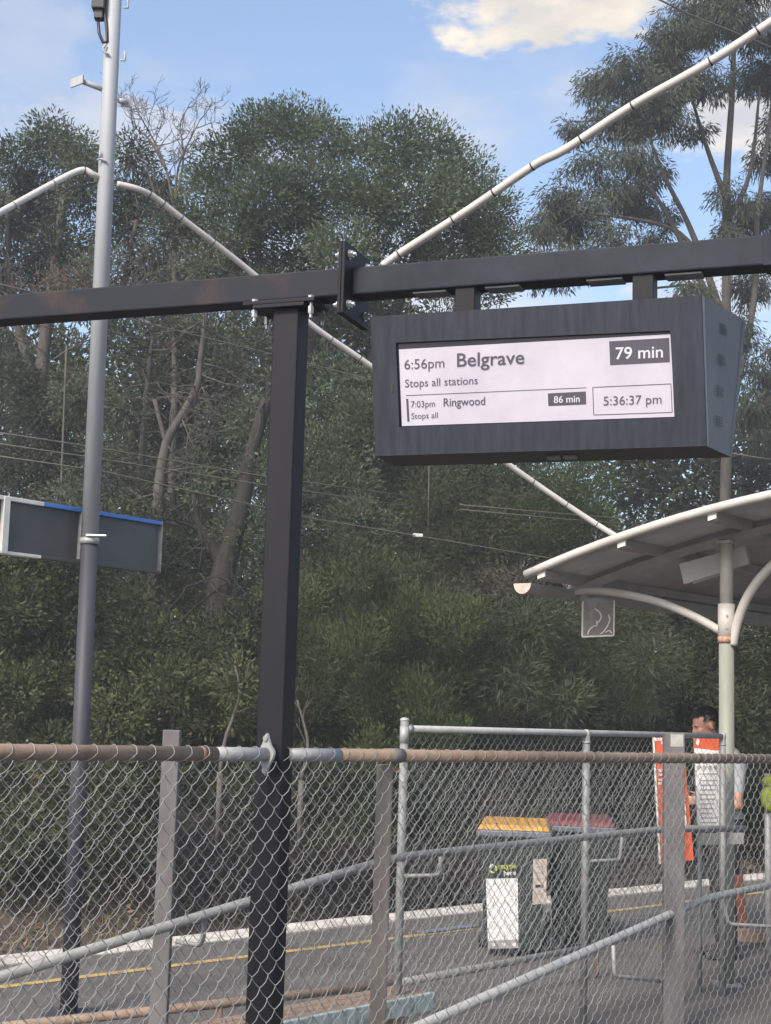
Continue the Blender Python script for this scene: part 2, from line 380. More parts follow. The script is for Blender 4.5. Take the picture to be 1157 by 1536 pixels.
# side panel with seams and vents
sn = (RTR - TR).cross(BR - TR).normalized()
if sn.dot(CAM - TR) < 0: sn = -sn
def sp_(a, b, lift=0): return (TR.lerp(RTR, a)).lerp(BR.lerp(RBR, a), b) + sn * lift
mb = MB(); mb.quad(sp_(0, 0), sp_(0, 1), sp_(1, 1), sp_(1, 0)); side = mk('side_panel', mb, 'side', disp)
for a in (.06, .93):
    mb = MB(); mb.quad(sp_(a, .02, .002), sp_(a, .98, .002), sp_(a + .018, .98, .002), sp_(a + .018, .02, .002)); mk('seam', mb, 'bezel', side)
mb = MB(); mb.quad(sp_(0, 0, .003), sp_(0, 1, .003), sp_(.05, 1, .003), sp_(.05, 0, .003)); mk('edge_trim', mb, 'galv_dull', side)
for (vx, vy) in ((1085, 494), (1083, 540), (1080, 587), (1079, 632)):
    c = on_plane(vx, vy, TR, sn)
    ea = (RTR - TR).normalized(); eb = (BR - TR).normalized(); mb = MB()
    for i in range(3):
        for j in range(4):
            q = c + ea * (i - 1) * .017 + eb * ((j - 1.5) * .009 ) + sn * .0015
            mb.quad(q - ea * .006 - eb * .0028, q + ea * .006 - eb * .0028, q + ea * .006 + eb * .0028, q - ea * .006 + eb * .0028)
    v = mk('vent', mb, 'ink', side)
# hanger brackets and cable loop
for px in (703, 968):
    s = beam_s(px); zb = (TL.lerp(TR, (px - 556) / 496)).z
    hgt = BZ - .05 - zb
    mb = MB().box(beam_pt(s, -.05 - hgt / 2), bd * .035, bn * .04, UP * (hgt / 2 + .002)); mk('hanger', mb, 'black', disp, bevel=.003)
    mb = MB().box(beam_pt(s + .13, -.055), bd * .06, bn * .035, UP * .003); mk('hanger_plate', mb, 'galv_dull', disp)
    mb = MB().box(beam_pt(s - .13, -.055), bd * .06, bn * .035, UP * .003); mk('hanger_plate', mb, 'galv_dull', disp)
mb = MB(); s0 = beam_s(860); zz = TL.lerp(TR, .6).z
mb.tube([beam_pt(s0 - .05, 0, 0) * 1 + UP * (zz - BZ - .01), beam_pt(s0 - .02) + UP * (zz - BZ + .018), beam_pt(s0 + .04) + UP * (zz - BZ + .018), beam_pt(s0 + .09) + UP * (zz - BZ - .01)], .007, 8); mk('cable', mb, 'cable', disp, smooth=True)
mb = MB(); c = fp(588.5, 582, .001); mb.box(c, (TR - TL).normalized() * .003, fn * .002, (BL - TL).normalized() * .013); mk('lock_slot', mb, 'ink', disp)

# screen with its writing
def sq(pts, lift, depth=-.011): return [fp(x, y) + fn * (depth + lift) for (x, y) in pts]
mb = MB(); mb.quad(*[p - fn * .013 for p in inner]); bez = mk('bezel', mb, 'bezel', disp)
scr = [(597, 523.5), (1005.5, 500.5), (1011, 624.5), (601.5, 638.5)]
mb = MB(); mb.quad(*sq(scr, 0)); screen = mk('screen', mb, 'screen', disp)
def panel(name, pts, m, lift=.0012):
    mb = MB(); mb.quad(*sq(pts, lift)); return mk(name, mb, m, screen)
def pline(name, a, b, w, m):
    (x0, y0), (x1, y1) = a, b; dx, dy = x1 - x0, y1 - y0; l = math.hypot(dx, dy); ox, oy = -dy / l * w / 2, dx / l * w / 2
    return panel(name, [(x0 + ox, y0 + oy), (x1 + ox, y1 + oy), (x1 - ox, y1 - oy), (x0 - ox, y0 - oy)], m)
def text_mesh(body, bold):
    c = bpy.data.curves.new('text', 'FONT'); c.body = body; c.size = 1; c.offset = bold; c.resolution_u = 4
    o = bpy.data.objects.new('text', c); col.objects.link(o)
    dg = bpy.context.evaluated_depsgraph_get(); me = bpy.data.meshes.new_from_object(o.evaluated_get(dg))
    bpy.data.objects.remove(o); return me
def put_text(body, x0, y0, x1, y1, cap, m, bold=0.0, parent=None, plane=None, ref='H'):
    """text from pixel (x0,y0) to (x1,y1) along the baseline, cap height in pixels, on the display plane"""
    f = plane or (lambda x, y: fp(x, y) + fn * (-.011 + .0024))
    me = text_mesh(body, bold); n = len(me.vertices); co = np.empty(n * 3); me.vertices.foreach_get('co', co); co = co.reshape(-1, 3)
    xa, xb = co[:, 0].min(), co[:, 0].max(); H = text_mesh(ref, 0); hh = np.empty(len(H.vertices) * 3); H.vertices.foreach_get('co', hh); H = hh.reshape(-1, 3)[:, 1].max()
    A = f(x0, y0); B = f(x1, y1); ex = (B - A); Cp = f(x0, y0 - cap); ey = (Cp - A); ey = ey / H
    off = OFF[parent or screen]
    out = np.array([A - off]) + ((co[:, 0] - xa) / (xb - xa))[:, None] * np.array(ex)[None] + co[:, 1][:, None] * np.array(ey)[None]
    me.vertices.foreach_set('co', out.astype(np.float32).ravel()); me.update(); me.materials.clear(); me.materials.append(M[m])
    o = bpy.data.objects.new('lettering', me); col.objects.link(o); o.parent = parent or screen; OFF[o] = off; return o
def bl(x, y, x1, sl=-.045): return (x, y, x1, y + (x1 - x) * sl)
put_text('6:56pm', *bl(605.5, 553.5, 665.6), 14.5, 'text')
put_text('Belgrave', *bl(684.6, 549.5, 785.7), 19.6, 'text', .012)
put_text('Stops all stations', *bl(606.6, 580.5, 715.7), 11.6, 'text')
pline('divider', (607.8, 592.9), (878.5, 581), 1.0, 'text')
pline('accent_bar', (609.5, 597.6), (611.5, 632), 3.2, 'text')
put_text('7:03pm', *bl(615.4, 611, 651.5, -.04), 9.5, 'text')
put_text('Ringwood', *bl(664.4, 609.2, 726.8, -.04), 12, 'text', .006)
put_text('Stops all', *bl(616, 628, 655.7, -.04), 8.6, 'text')
panel('time_box', [(821, 589.6), (878, 586.6), (878.6, 606), (821.6, 608.6)], 'text')
put_text('86 min', *bl(830, 604, 869, -.035), 10, 'textw', .012)
panel('time_box', [(913, 511.3), (1003.3, 506), (1004.3, 542.6), (914.6, 547.2)], 'text')
put_text('79 min', *bl(923, 538.3, 994, -.04), 17.4, 'textw', .010)
bx_ = [(888.4, 580.5), (1005.9, 575.2), (1007.8, 618), (889.9, 622)]
for i in range(4): pline('clock_frame', bx_[i], bx_[(i + 1) % 4], 1.1, 'text')
put_text('5:36:37 pm', *bl(904.7, 607.8, 991.8, -.035), 13.3, 'text')

# ------------------------------------------------------------------ chain link fences
def chainlink(name, P, Q, zt0, zt1, hgt, w, hh, r, m, parent, sides=4, segs=(0, .12, .5, .88), eps=.006, side=-1, phase=0.0):
    d = (Q - P); d.z = 0; Ln = d.length; d.normalize(); n = Vector((d.y, -d.x, 0)) * side
    if n.dot(CAM - P) < 0 and side > 0: pass
    N = int(Ln / (w / 2)); K = int(hgt / (hh / 2)); mb = MB()
    for i in range(N):
        pts = []; o = 0 if i % 2 == 0 else 1
        jit = random.uniform(-.002, .002)
        for k in range(K):
            right = ((k + o) % 2 == 0)      # strand k runs left->right when right
            for t in segs:
                tt = t if right else 1 - t
                u = (i + tt) * w / 2 + jit; z = -(k + t) * hh / 2
                # strands sag slightly, front strands bow towards the viewer
                b = math.sin(math.pi * t) ** .6 * eps * (1 if not right else -1)
                bow = math.sin(math.pi * t) * hh * .05 * (1 if not right else .4)
                zt = zt0 + (zt1 - zt0) * (u / Ln)
                pts.append(Vector((P.x, P.y, zt)) + d * (u + phase) + n * b + UP * (z - bow))
        mb.tube(pts, r, sides, cap=False)
    o = mk(name, mb, m, parent, smooth=True); tag(o, kind='stuff'); return o
NL, NR = at(0, 1128, 4.25), at(1157, 1138.5, 8.25)
nd = (NR - NL).normalized(); ndh = Vector((nd.x, nd.y, 0)).normalized(); nn = Vector((ndh.y, -ndh.x, 0))
if nn.dot(CAM - NL) < 0: nn = -nn
fence = empty('chain_link_fence', Vector((NL.x, NL.y, 0)), 'chain link fence with rusty top rail clamped to the black gantry post', 'fence')
def npx(px): return on_line(NL, NR, px)
Nstart, Nend = NL - nd * .6, NR + nd * .8
def rail(name, A, B, r, m, parent, n=14): return mk(name, MB().tube([A, A.lerp(B, .5), B], r, n), m, parent, smooth=True)
rail('top_rail', Nstart, npx(322), .024, 'rust', fence); rail('rail_sleeve', npx(322), npx(398), .0235, 'galv', fence)
rail('rail_sleeve', npx(434), npx(508), .0235, 'galv', fence); rail('top_rail', npx(508), Nend, .024, 'rust', fence)
rail('collar', npx(299), npx(305), .0255, 'rust_dark', fence); rail('collar', npx(1042), npx(1047), .0255, 'rust_dark', fence)
rail('rail_clamp', npx(583), npx(602), .0275, 'postbrown', fence)
# diamond flange against the post
fc = npx(400)
mb = MB(); ring = []
fw = -ndh; fu = UP; fs = fw.cross(fu).normalized()
for k in range(28):
    a = 2 * math.pi * k / 28; c, s = math.cos(a), math.sin(a)
    rad = .036 + .036 * abs(s) ** 5
    ring.append((c * .036 * (1 - .45 * abs(s) ** 2.5), s * .072 if abs(s) > .98 else s * rad))
o = 0
for dz in (-.005, .005):
    for (a, b) in ring: mb.v.append(fc + fs * a + fu * b + fw * dz)
for k in range(28): mb.f.append((k, (k + 1) % 28, 28 + (k + 1) % 28, 28 + k))
mb.f += [tuple(reversed(range(28))), tuple(range(28, 56))]
fl = mk('flange', mb, 'galv', fence)
for s in (-1, 1):
    c = fc + fu * (.054 * s) + fw * .005; mk('bolt', MB().tube([c, c + fw * .006], .010, 10), 'bolt', fl)
# post 577 with bracket, bottom end
def rectpost(name, c, ax, ay, hx, hy, z0, z1, m, parent, bevel=.005):
    return mk(name, MB().box(Vector((c.x, c.y, (z0 + z1) / 2)), ax * hx, ay * hy, UP * ((z1 - z0) / 2)), m, parent, bevel=bevel)
X1 = Vector((1, 0, 0)); Y1 = Vector((0, 1, 0))
pc = npx(592) - nn * .045
rectpost('post', pc, X1, Y1, .031, .035, 0, pc.z - .035, 'postbrown', fence)
mk('bracket', MB().box(pc + UP * -.055 + nn * .03, X1 * .034, Y1 * .012, UP * .008), 'rust_dark', fence)
lp = NL - nd * .55; rectpost('post', lp - nn * .05, X1, Y1, .031, .035, 0, lp.z, 'postbrown', fence)
rp = NR + nd * .7; rectpost('post', rp - nn * .05, X1, Y1, .031, .035, 0, rp.z, 'postbrown', fence)
W0 = Nstart + nn * .03; W1 = Nend + nn * .03
chainlink('wire_mesh', W0, W1, W0.z - .022, W1.z - .022, 1.42, .078, .078, .00155, 'wire', fence, sides=4, eps=.007, side=1)
# lacing wire round the rail
mb = MB(); pts = []; Ln = (Nend - Nstart).length; turns = int(Ln / .078); su = nd.cross(UP).normalized(); sw = su.cross(nd)
for k in range(turns * 14):
    a = 2 * math.pi * k / 14; frac = (k % 14) / 14
    adv = (k // 14) * .078 + (.02 * frac if frac < .6 else .012 + .066 * (frac - .6) / .4)
    pts.append(Nstart + nd * adv + (su * math.cos(a) + sw * math.sin(a)) * .0262)
mk('lacing_wire', mb.tube(pts, .0016, 4, cap=False), 'wire_dull', fence, smooth=True)

# middle fence (behind): posts carrying the handrail brackets, mesh on its far side
MA, MB_ = at(252, 1140, 6.3), at(1010, 1140, 8.8)
md = (MB_ - MA); md.z = 0; md.normalize(); mnn = Vector((-md.y, md.x, 0))
mf = empty('chain_link_fence', Vector((MA.x, MA.y, 0)), 'second chain link fence on tall flat topped grey posts behind the rusty railed fence', 'fence')
zA = at(261, 1095, 6.3).z; zB = at(1011, 1099, 8.8).z
pA = at(259, 1095, 6.3); pB = at(1011, 1100, 8.8)
rectpost('post', pA, X1, Y1, .036, .034, 0, zA, 'postgrey', mf); 
pb = rectpost('post', pB, X1, Y1, .060, .03, 0, zB, 'postgrey', mf)
mk('paint_patch', MB().box(Vector((pB.x + .012, pB.y - .0315, zB - .045)), X1 * .037, Y1 * .001, UP * .036), 'palepatch', pb)
mA0 = MA - md * 1.6 + mnn * .05; mB0 = MB_ + md * .02 + mnn * .05
zt = min(zA, zB) - .1
mk('top_rail', MB().tube([Vector((mA0.x, mA0.y, at(60, 1133, 5.6).z)), Vector((mB0.x, mB0.y, at(1010, 1137, 8.85).z))], .018, 10), 'galv_dull', mf, smooth=True)
chainlink('wire_mesh', mA0, mB0, at(60, 1136, 5.6).z, at(1010, 1140, 8.85).z, 1.35, .058, .062, .0014, 'wire', mf, sides=3, segs=(0, .15, .5, .85), eps=.005, side=1, phase=.01)

# handrails
def handrail(name, pts, r, m, label, brackets):
    pts = [Vector(p) for p in pts]
    # round corners
    sm = [pts[0]]
    for i in range(1, len(pts) - 1):
        a, b, c = pts[i - 1], pts[i], pts[i + 1]; l = min((a - b).length, (c - b).length, .5) * .45
        p0 = b + (a - b).normalized() * l; p2 = b + (c - b).normalized() * l
        for k in range(6):
            t = k / 5; sm.append(p0 * (1 - t) ** 2 + b * 2 * t * (1 - t) + p2 * t * t)
    sm.append(pts[-1])
    root = empty(name, Vector((pts[0].x, pts[0].y, 0)), label, 'handrail')
    mk('rail', MB().tube(sm, r, 12), m, root, smooth=True)
    for b in brackets: mk('bracket', MB().tube(b, .011, 8), m, root, smooth=True)
    return root
def arc(a, b, c, n=5):
    l = .035; p0 = b + (a - b).normalized() * l; p2 = b + (c - b).normalized() * l
    return [a] + [p0 * (1 - k / n) ** 2 + b * 2 * (k / n) * (1 - k / n) + p2 * (k / n) ** 2 for k in range(n + 1)] + [c]
hA = [at(-60, 1484, 5.2), at(592, 1286, 7.45), at(1000, 1243, 9.35), at(1118, 1243, 9.9)]
handrail('handrail', hA, .021, 'galv_dull', 'grey pipe handrail climbing from behind the left posts to the bins', [
    arc(at(308, 1378, 6.27), at(303, 1419, 6.29), at(264, 1412, 6.30)),
    arc(at(661, 1281, 7.85), at(661, 1313, 7.87), at(606, 1314, 7.84)),
    arc(at(934, 1250, 9.1), at(930, 1290, 9.1), at(880, 1292, 8.97))])
hB = [at(560, 1571, 6.2), at(1060, 1347, 9.25), at(1180, 1323, 10.0)]
handrail('handrail', hB, .0235, 'galv', 'pale pipe handrail bending level beside the shelter column', [
    arc(at(920, 1418, 8.45), at(922, 1464, 8.45), at(995, 1472, 8.8)),
    arc(at(1085, 1345, 9.45), at(1092, 1386, 9.45), at(1200, 1392, 9.6))])
lowp = [at(-40, 1545, 8.0), at(255, 1514, 8.2), at(590, 1476, 8.9), at(900, 1418, 10.6)]
lr = empty('kerb_pipe', Vector((lowp[0].x, lowp[0].y, 0)), 'low rusty pipe rail running just above the pavement behind the bench', 'pipe rail')
mk('pipe', MB().tube(lowp[:3], .026, 12), 'rust', lr, smooth=True); mk('pipe', MB().tube([lowp[2], lowp[3]], .024, 12), 'galv_dull', lr, smooth=True)
for px in (60, 330, 585, 895):
    q = on_line(lowp[0], lowp[-1], px); q = min((on_line(lowp[i], lowp[i + 1], px) for i in range(3)), key=lambda v: abs(proj(v)[1] - (1545 + (px + 40) * -.13)))
    mk('support', MB().tube([Vector((q.x, q.y, 0)), Vector((q.x, q.y, q.z - .01))], .018, 8), 'rust_dark', lr, smooth=True)

# rear fence
RA, RB = at(607, 1093, 7.85), at(1086, 1104.5, 10.05)
rd = (RB - RA); rd.z = 0; rd.normalize()
rf = empty('chain_link_fence', Vector((RA.x, RA.y, 0)), 'silver chain link fence with round capped end post in front of the bins', 'fence')
rail('top_rail', RA, RB, .0185, 'galv', rf, 12)
def rpx(px): return on_line(RA, RB, px)
for px, capd in ((607, 1), (880, 0), (1084, 0)):
    q = rpx(px); zt = at(px, 1080, q.y).z if capd else q.z
    po = mk('post', MB().tube([Vector((q.x, q.y, 0)), Vector((q.x, q.y, zt))], .0225, 14), 'galv_dull', rf, smooth=True)
    if capd:
        mk('post_cap', MB().ell(Vector((q.x, q.y, zt)), X1 * .025, Y1 * .025, UP * .014), 'galv', po, smooth=True)
        mk('rail_cup', MB().tube([q + rd * .015, q + rd * .05], .024, 12), 'galv', po, smooth=True)
        mk('clamp_band', MB().tube([Vector((q.x, q.y, q.z - .075)), Vector((q.x, q.y, q.z + .01))], .0245, 14), 'galv', po, smooth=True)
    else:
        mk('clamp_band', MB().tube([Vector((q.x, q.y, q.z - .06)), Vector((q.x, q.y, q.z - .05))], .0255, 14), 'galv', po, smooth=True)
        mk('rail_saddle', MB().tube([q - rd * .014, q + rd * .014], .0215, 12), 'palepatch', po, smooth=True)
RA2 = RA + rd * .03; chainlink('wire_mesh', RA2, RB, RA2.z - .02, RB.z - .02, 1.45, .056, .062, .0013, 'wire_dull', rf, sides=3, segs=(0, .15, .5, .85), eps=.004, side=1)

# ------------------------------------------------------------------ bench
bA, bB = at(400, 1534, 7.05), at(646, 1489, 7.95)
bz = (bA.z + bB.z) / 2; bv = (bB - bA); bv.z = 0; bv.normalize(); bw = Vector((-bv.y, bv.x, 0))
bA = Vector((bA.x, bA.y, bz)) - bv * .8; bB = Vector((bB.x, bB.y, bz)); bL = (bB - bA).length
bench = empty('bench', Vector((bA.x, bA.y, 0)), 'weathered bench with tan seat boards and flaking turquoise front edge', 'bench')
for k in range(3):
    c = bA + bv * (bL / 2) + bw * (.045 + k * .082) - UP * .018; mk('seat_board', MB().box(c, bv * (bL / 2), bw * .037, UP * .016), 'benchtop', bench, bevel=.004)
c = bA + bv * (bL / 2) - bw * .012 - UP * .045; mk('front_edge', MB().box(c, bv * (bL / 2 + .01), bw * .016, UP * .045), 'turq', bench, bevel=.005)
for s in (.3, bL - .22):
    for wv in (.05, .20):
        mk('leg', MB().box(bA + bv * s + bw * wv - UP * ((bz + .034) / 2), bv * .04, bw * .035, UP * ((bz - .034) / 2)), 'tan', bench, bevel=.003)

# ------------------------------------------------------------------ light pole with sign back
LPb = ground_pt(103, 1524); LPb.z = 0
ptop = at(176, -60, LPb.y + .05); lean = Vector((ptop.x - LPb.x, 0, ptop.z)); LH = 8.0
pole_dir = Vector(((ptop.x - LPb.x) / ptop.z, .0, 1))
def lp_at(z): return LPb + pole_dir * z
lpz = lambda py: at(150, py, LPb.y).z
zc = at(143, 812, LPb.y).z
lpole = empty('lamp_post', LPb, 'tall pole painted pale grey above and charcoal below, carrying brackets', 'pole')
mk('lower_shaft', MB().tube([lp_at(0), lp_at(zc)], [.0505, .0505], 20), 'poledark', lpole, smooth=True)
mk('upper_shaft', MB().tube([lp_at(zc), lp_at(LH)], [.0515, .047], 20), 'polelight', lpole, smooth=True)
mk('base_plate', MB().box(LPb + UP * .01, X1 * .14, Y1 * .14, UP * .01), 'poledark', lpole, bevel=.003)
def lpx(px, py, dy=0): return at(px, py, LPb.y + dy)
ar = mk('bracket_arm', MB().tube([lpx(160, 136), lpx(121, 121, -.05)], .017, 10), 'polelight', lpole, smooth=True)
c = lpx(116, 122, -.06); mk('mount_plate', MB().box(c, Vector((.042, -.02, .008)), Vector((.002, .005, 0)), UP * .028), 'polelight', ar)
ar = mk('bracket_arm', MB().tube([lpx(180, 151), lpx(190, 154, .05)], .017, 10), 'polelight', lpole, smooth=True)
c = lpx(191, 154, .05); mk('mount_plate', MB().box(c, Vector((.03, .02, .006)), Vector((.002, -.005, 0)), UP * .026), 'polelight', ar)
jb = mk('junction_box', MB().box(lpx(150, -6, -.04), X1 * .04, Y1 * .05, UP * .10), 'cable', lpole, bevel=.006)
mk('box_gland', MB().box(lpx(149, 22, -.04), X1 * .028, Y1 * .03, UP * .035), 'cable', jb, bevel=.006)
mk('cable', MB().tube([lpx(147, 28, -.04), lpx(149, 50, -.05), lpx(155, 64, -.05), lpx(161, 62, -.05), lpx(160, 40, -.05), lpx(156, 10, -.05)], .010, 8), 'cable', lpole, smooth=True)
for pts in ([(159, 66), (155, 72), (157, 79), (164, 82)], [(181, 90), (187, 91), (188, 85), (187.5, 77)], [(185, 11), (192, 12), (192.5, 5), (190, -8)], [(146, 240), (152, 238), (160, 243)], [(150, 238), (150.5, 226)]):
    mk('hook', MB().tube([lpx(x, y, -.06) for x, y in pts], .007, 8), 'polelight', lpole, smooth=True)
# sign seen from behind
sA, sB = at(-70, 742, 8.55), at(240, 783, 9.9)
lo_ = at(240, 860, 9.9).z; 
sgd = (sB - sA); sgd.z = 0; sgd.normalize(); sgn = Vector((sgd.y, -sgd.x, 0))
s0 = at(0, 748, sA.y + (sB.y - sA.y) * .25)
sg_h = (sB.z - lo_)
shift = Vector((0, 0, 0))
pc_ = lp_at(zc)
pm = on_line(Vector((sA.x, sA.y, sB.z)), Vector((sB.x, sB.y, sB.z)), 143)
mv = (pc_ - pm); mv.z = 0; mv = mv + (-sgn) * .11 + Vector((0, 0, 0))
sB2 = Vector((sB.x, sB.y, sB.z)) + mv; 
sB2 = on_line(sB2 - sgd * .5, sB2 + sgd * .5, 240)
zt_ = at(240, 783, sB2.y).z; zb_ = at(240, 860, sB2.y).z
sL = 1.75; sA2 = sB2 - sgd * sL
sign = empty('station_sign', Vector((pc_.x, pc_.y, zb_)), 'back of a long station sign with blue top edge clamped to the pale pole', 'sign')
mid = (sA2 + sB2) / 2; zc_ = (zt_ + zb_) / 2; hz = (zt_ - zb_) / 2
mk('back_panel', MB().box(Vector((mid.x, mid.y, zc_)), sgd * (sL / 2 - .01), sgn * .006, UP * (hz - .012)), 'signback', sign)
ts = on_line(Vector((sA2.x, sA2.y, zt_)), Vector((sB2.x, sB2.y, zt_)), 62); tl = (ts - sA2).dot(sgd)
def sbar(name, a, b, z, hh_, m, dep=.03): return mk(name, MB().box(Vector((sA2.x, sA2.y, z)) + sgd * ((a + b) / 2) - sgn * 0, sgd * ((b - a) / 2), sgn * dep, UP * hh_), m, sign, bevel=.002)
sbar('frame_bar', tl + .001, sL, zt_ - .010, .012, 'signblue'); sbar('frame_bar', .0, tl, zt_ - .010, .012, 'white')
sbar('frame_bar', tl + .001, sL, zb_ + .008, .009, 'signback'); sbar('frame_bar', .0, tl, zb_ + .008, .009, 'white')
sbar('frame_end', sL - .002, sL + .005, zc_, hz + .002, 'galv_dull', .031)
js = (on_line(Vector((sA2.x, sA2.y, zc_)), Vector((sB2.x, sB2.y, zc_)), 4) - sA2).dot(sgd)
sbar('frame_post', js - .022, js + .022, zc_, hz - .002, 'white', .034)
js = (on_line(Vector((sA2.x, sA2.y, zc_)), Vector((sB2.x, sB2.y, zc_)), 120) - sA2).dot(sgd)
sbar('frame_post', js - .022, js + .022, zc_, hz - .022, 'galv_dull', .032)
cb = Vector((sA2.x, sA2.y, zc_)) + sgd * js + sgn * .036
mk('clamp_strap', MB().tube([cb + UP * .10 - sgd * .01, cb + UP * .04 + sgd * .01 + sgn * .02, cb + sgd * .035 + sgn * .04, cb - UP * .05 + sgd * .01 + sgn * .02, cb - UP * .11 - sgd * .01], .010, 8), 'galv', sign, smooth=True)
mk('clamp_ring', MB().tube([lp_at(zc - .018), lp_at(zc + .018)], .0575, 18), 'galv', sign, smooth=True)
c = at(137, 803, LPb.y - .06); mk('bolt', MB().tube([c - X1 * .03, c + X1 * .09], .008, 8), 'bolt', sign)

# ------------------------------------------------------------------ conduits (white pipes with ties)
def conduit(name, pts, r, label, ties):
    pts = [at(*p) for p in pts]; fine = []
    for i in range(len(pts) - 1):
        p0 = pts[max(i - 1, 0)]; p1 = pts[i]; p2 = pts[i + 1]; p3 = pts[min(i + 2, len(pts) - 1)]
        for k in range(6):
            t = k / 6
            fine.append(.5 * ((2 * p1) + (p2 - p0) * t + (2 * p0 - 5 * p1 + 4 * p2 - p3) * t * t + (3 * p1 - p0 - 3 * p2 + p3) * t ** 3))
    fine.append(pts[-1])
    root = empty(name, pts[0], label, 'conduit'); mk('pipe', MB().tube(fine, r, 12), 'conduit', root, smooth=True)
    for px in ties:
        for i in range(len(fine) - 1):
            a, b = proj(fine[i])[0], proj(fine[i + 1])[0]
            if (a - px) * (b - px) <= 0 and a != b:
                c = fine[i].lerp(fine[i + 1], (px - a) / (b - a)); d = (fine[i + 1] - fine[i]).normalized()
                mk('cable_tie', MB().tube([c - d * .0026, c + d * .0026], r * 1.07, 12), 'tie', root); break
    return root
py_ = LPb.y
conduit('conduit', [(-40, 341, py_ - .9), (0, 319, py_ - .6), (60, 286, py_ - .3), (105, 262, py_ - .12), (126, 255, py_ - .07), (140, 262, py_ - .05), (152, 267, py_)], .020, 'white conduit bending off the pale pole toward the far platform end', (20, 80, 127))
conduit('conduit', [(176, 276, py_), (205, 283, py_ + .05), (232, 296, py_ + .15), (275, 329, py_ + .3), (330, 371, py_ + .5), (385, 415, py_ + .7), (470, 489, py_ + .95), (558, 550, py_ + 1.2), (765, 698, py_ + 1.7), (870, 770, py_ + 1.85), (937, 811, py_ + 1.9), (985, 832, py_ + 2.0)], .0195, 'white conduit sagging from the pale pole down to the shelter roof', (224, 245, 272, 320, 497, 540, 585, 800, 850, 895))
conduit('conduit', [(574, 399, 5.15), (605, 377, 5.12), (700, 317, 5.0), (800, 249, 4.85), (850, 223, 4.78), (950, 158, 4.65), (1060, 96, 4.5), (1157, 33, 4.4), (1240, -25, 4.3)], .0148, 'thick white conduit rising steeply from the beam splice plate', (599, 680, 741, 799, 872, 949, 1066, 1137))

# ------------------------------------------------------------------ overhead wires
def wire(pts, r, label, cat='wire', m='wiremat'):
    P = [at(*p) for p in pts]; mb = MB().tube(P, r * .72, 5); o = mk('overhead_wire', mb, m, None, smooth=True, origin=P[0]); tag(o, label, cat, 'overhead wires'); return o
wire([(-60, 412, 13.4), (60, 441, 14.2), (205, 481, 15.3), (415, 533, 17.1), (560, 571, 18.6), (700, 605, 20)], .011, 'yellowish overhead wire passing behind the black post, highest of the wires')
wire([(-60, 640, 13.5), (150, 672, 14.5), (400, 715, 16), (620, 745, 17.5)], .009, 'thin overhead wire crossing just above two others behind the pale pole')
wire([(-60, 657, 13.5), (150, 688, 14.5), (400, 728, 16), (620, 760, 17.5)], .009, 'thin overhead wire between two others behind the pale pole')
wire([(-60, 676, 13.5), (150, 706, 14.5), (400, 762, 16), (470, 778, 16.5), (640, 806, 17.6), (840, 840, 19.2), (900, 848, 19.7)], .010, 'lowest overhead contact wire running down behind the black post to the shelter roof')
wire([(690, 757, 17), (840, 770, 18), (1000, 783, 19)], .007, 'fine upper wire of the close pair above the shelter roof')
wire([(690, 764, 17), (840, 778, 18), (1000, 790, 19)], .007, 'fine lower wire of the close pair above the shelter roof')
wire([(644, 690, 17.5), (643, 750, 17.5), (642, 806, 17.5)], .006, 'thin vertical dropper wire hanging beneath the display')
wire([(975, -8, 12), (1030, 20, 12.5), (1100, 48, 13), (1180, 80, 13.7)], .012, 'dark cable crossing the top of the tall eucalypt')
wire([(1085, 678, 12), (1180, 693, 12.5)], .008, 'short wire passing beside the grey display end panel')
q = at(627, 803, 17.5); o = mk('wire_clamp', MB().box(q, X1 * .06, Y1 * .02, UP * .02), 'insul', None, bevel=.005, origin=q); tag(o, 'small pale clamp on the lowest contact wire', 'clamp')

# ------------------------------------------------------------------ shelter
AX = dirv(R(50)); AC = Vector((AX.y, -AX.x, 0))                  # axis (away) and cross direction (right, nearer)
C0 = at(1090, 1000, 10.45); C0.z = 0
def arch_z(s): return 3.058 + (s + .383) * (.29 - .053 * (s + 1.287))
OV = .6
def sh(s, a, z): return C0 + AC * s + AX * a + UP * z
shel = empty('platform_shelter', C0, 'white curved roof platform shelter on a pale column with curved pipe brackets', 'shelter')
S0, S1, LEN = -1.30, 5.1, 4.6
N = 40; mb = MB()
for i in range(N + 1):
    s = S0 + (S1 - S0) * i / N
    for a in (-OV, LEN):
        mb.v.append(sh(s, a, arch_z(s) + .035)); mb.v.append(sh(s, a, arch_z(s) + .008))
for i in range(N):
    b = i * 4; c = b + 4; mb.f += [(b, c, c + 2, b + 2), (b + 1, b + 3, c + 3, c + 1), (b, b + 1, c + 1, c), (b + 2, c + 2, c + 3, b + 3)]
roof = mk('roof', mb, 'rooflin', shel, smooth=True)
arcp = [S0 + (S1 - S0) * i / 30 for i in range(31)]
mk('edge_pipe', MB().tube([sh(s, -OV - .01, arch_z(s) + .02) for s in arcp], .032, 10), 'roofwhite', shel, smooth=True)
mk('rafter', MB().tube([sh(s, 0, arch_z(s) - .055) for s in arcp], .05, 4), 'rooflin', shel)
mk('rafter', MB().tube([sh(s, LEN - .6, arch_z(s) - .055) for s in arcp], .05, 4), 'rooflin', shel)
for s in (-1.17, -.50, .20, .85, 1.6, 2.4, 3.2, 4.0, 4.7):
    sl_ = Vector((AC.x, AC.y, .25)).normalized()
    z = arch_z(s) - .03
    pu = mk('purlin', MB().box(sh(s, (LEN - OV) / 2, z), sl_ * .028, AX * ((LEN + OV) / 2 - .02), UP * .03), 'rooflin', shel)
    mk('purlin_end', MB().box(sh(s, -OV + .005, z), sl_ * .032, AX * .008, UP * .020), 'white', pu)
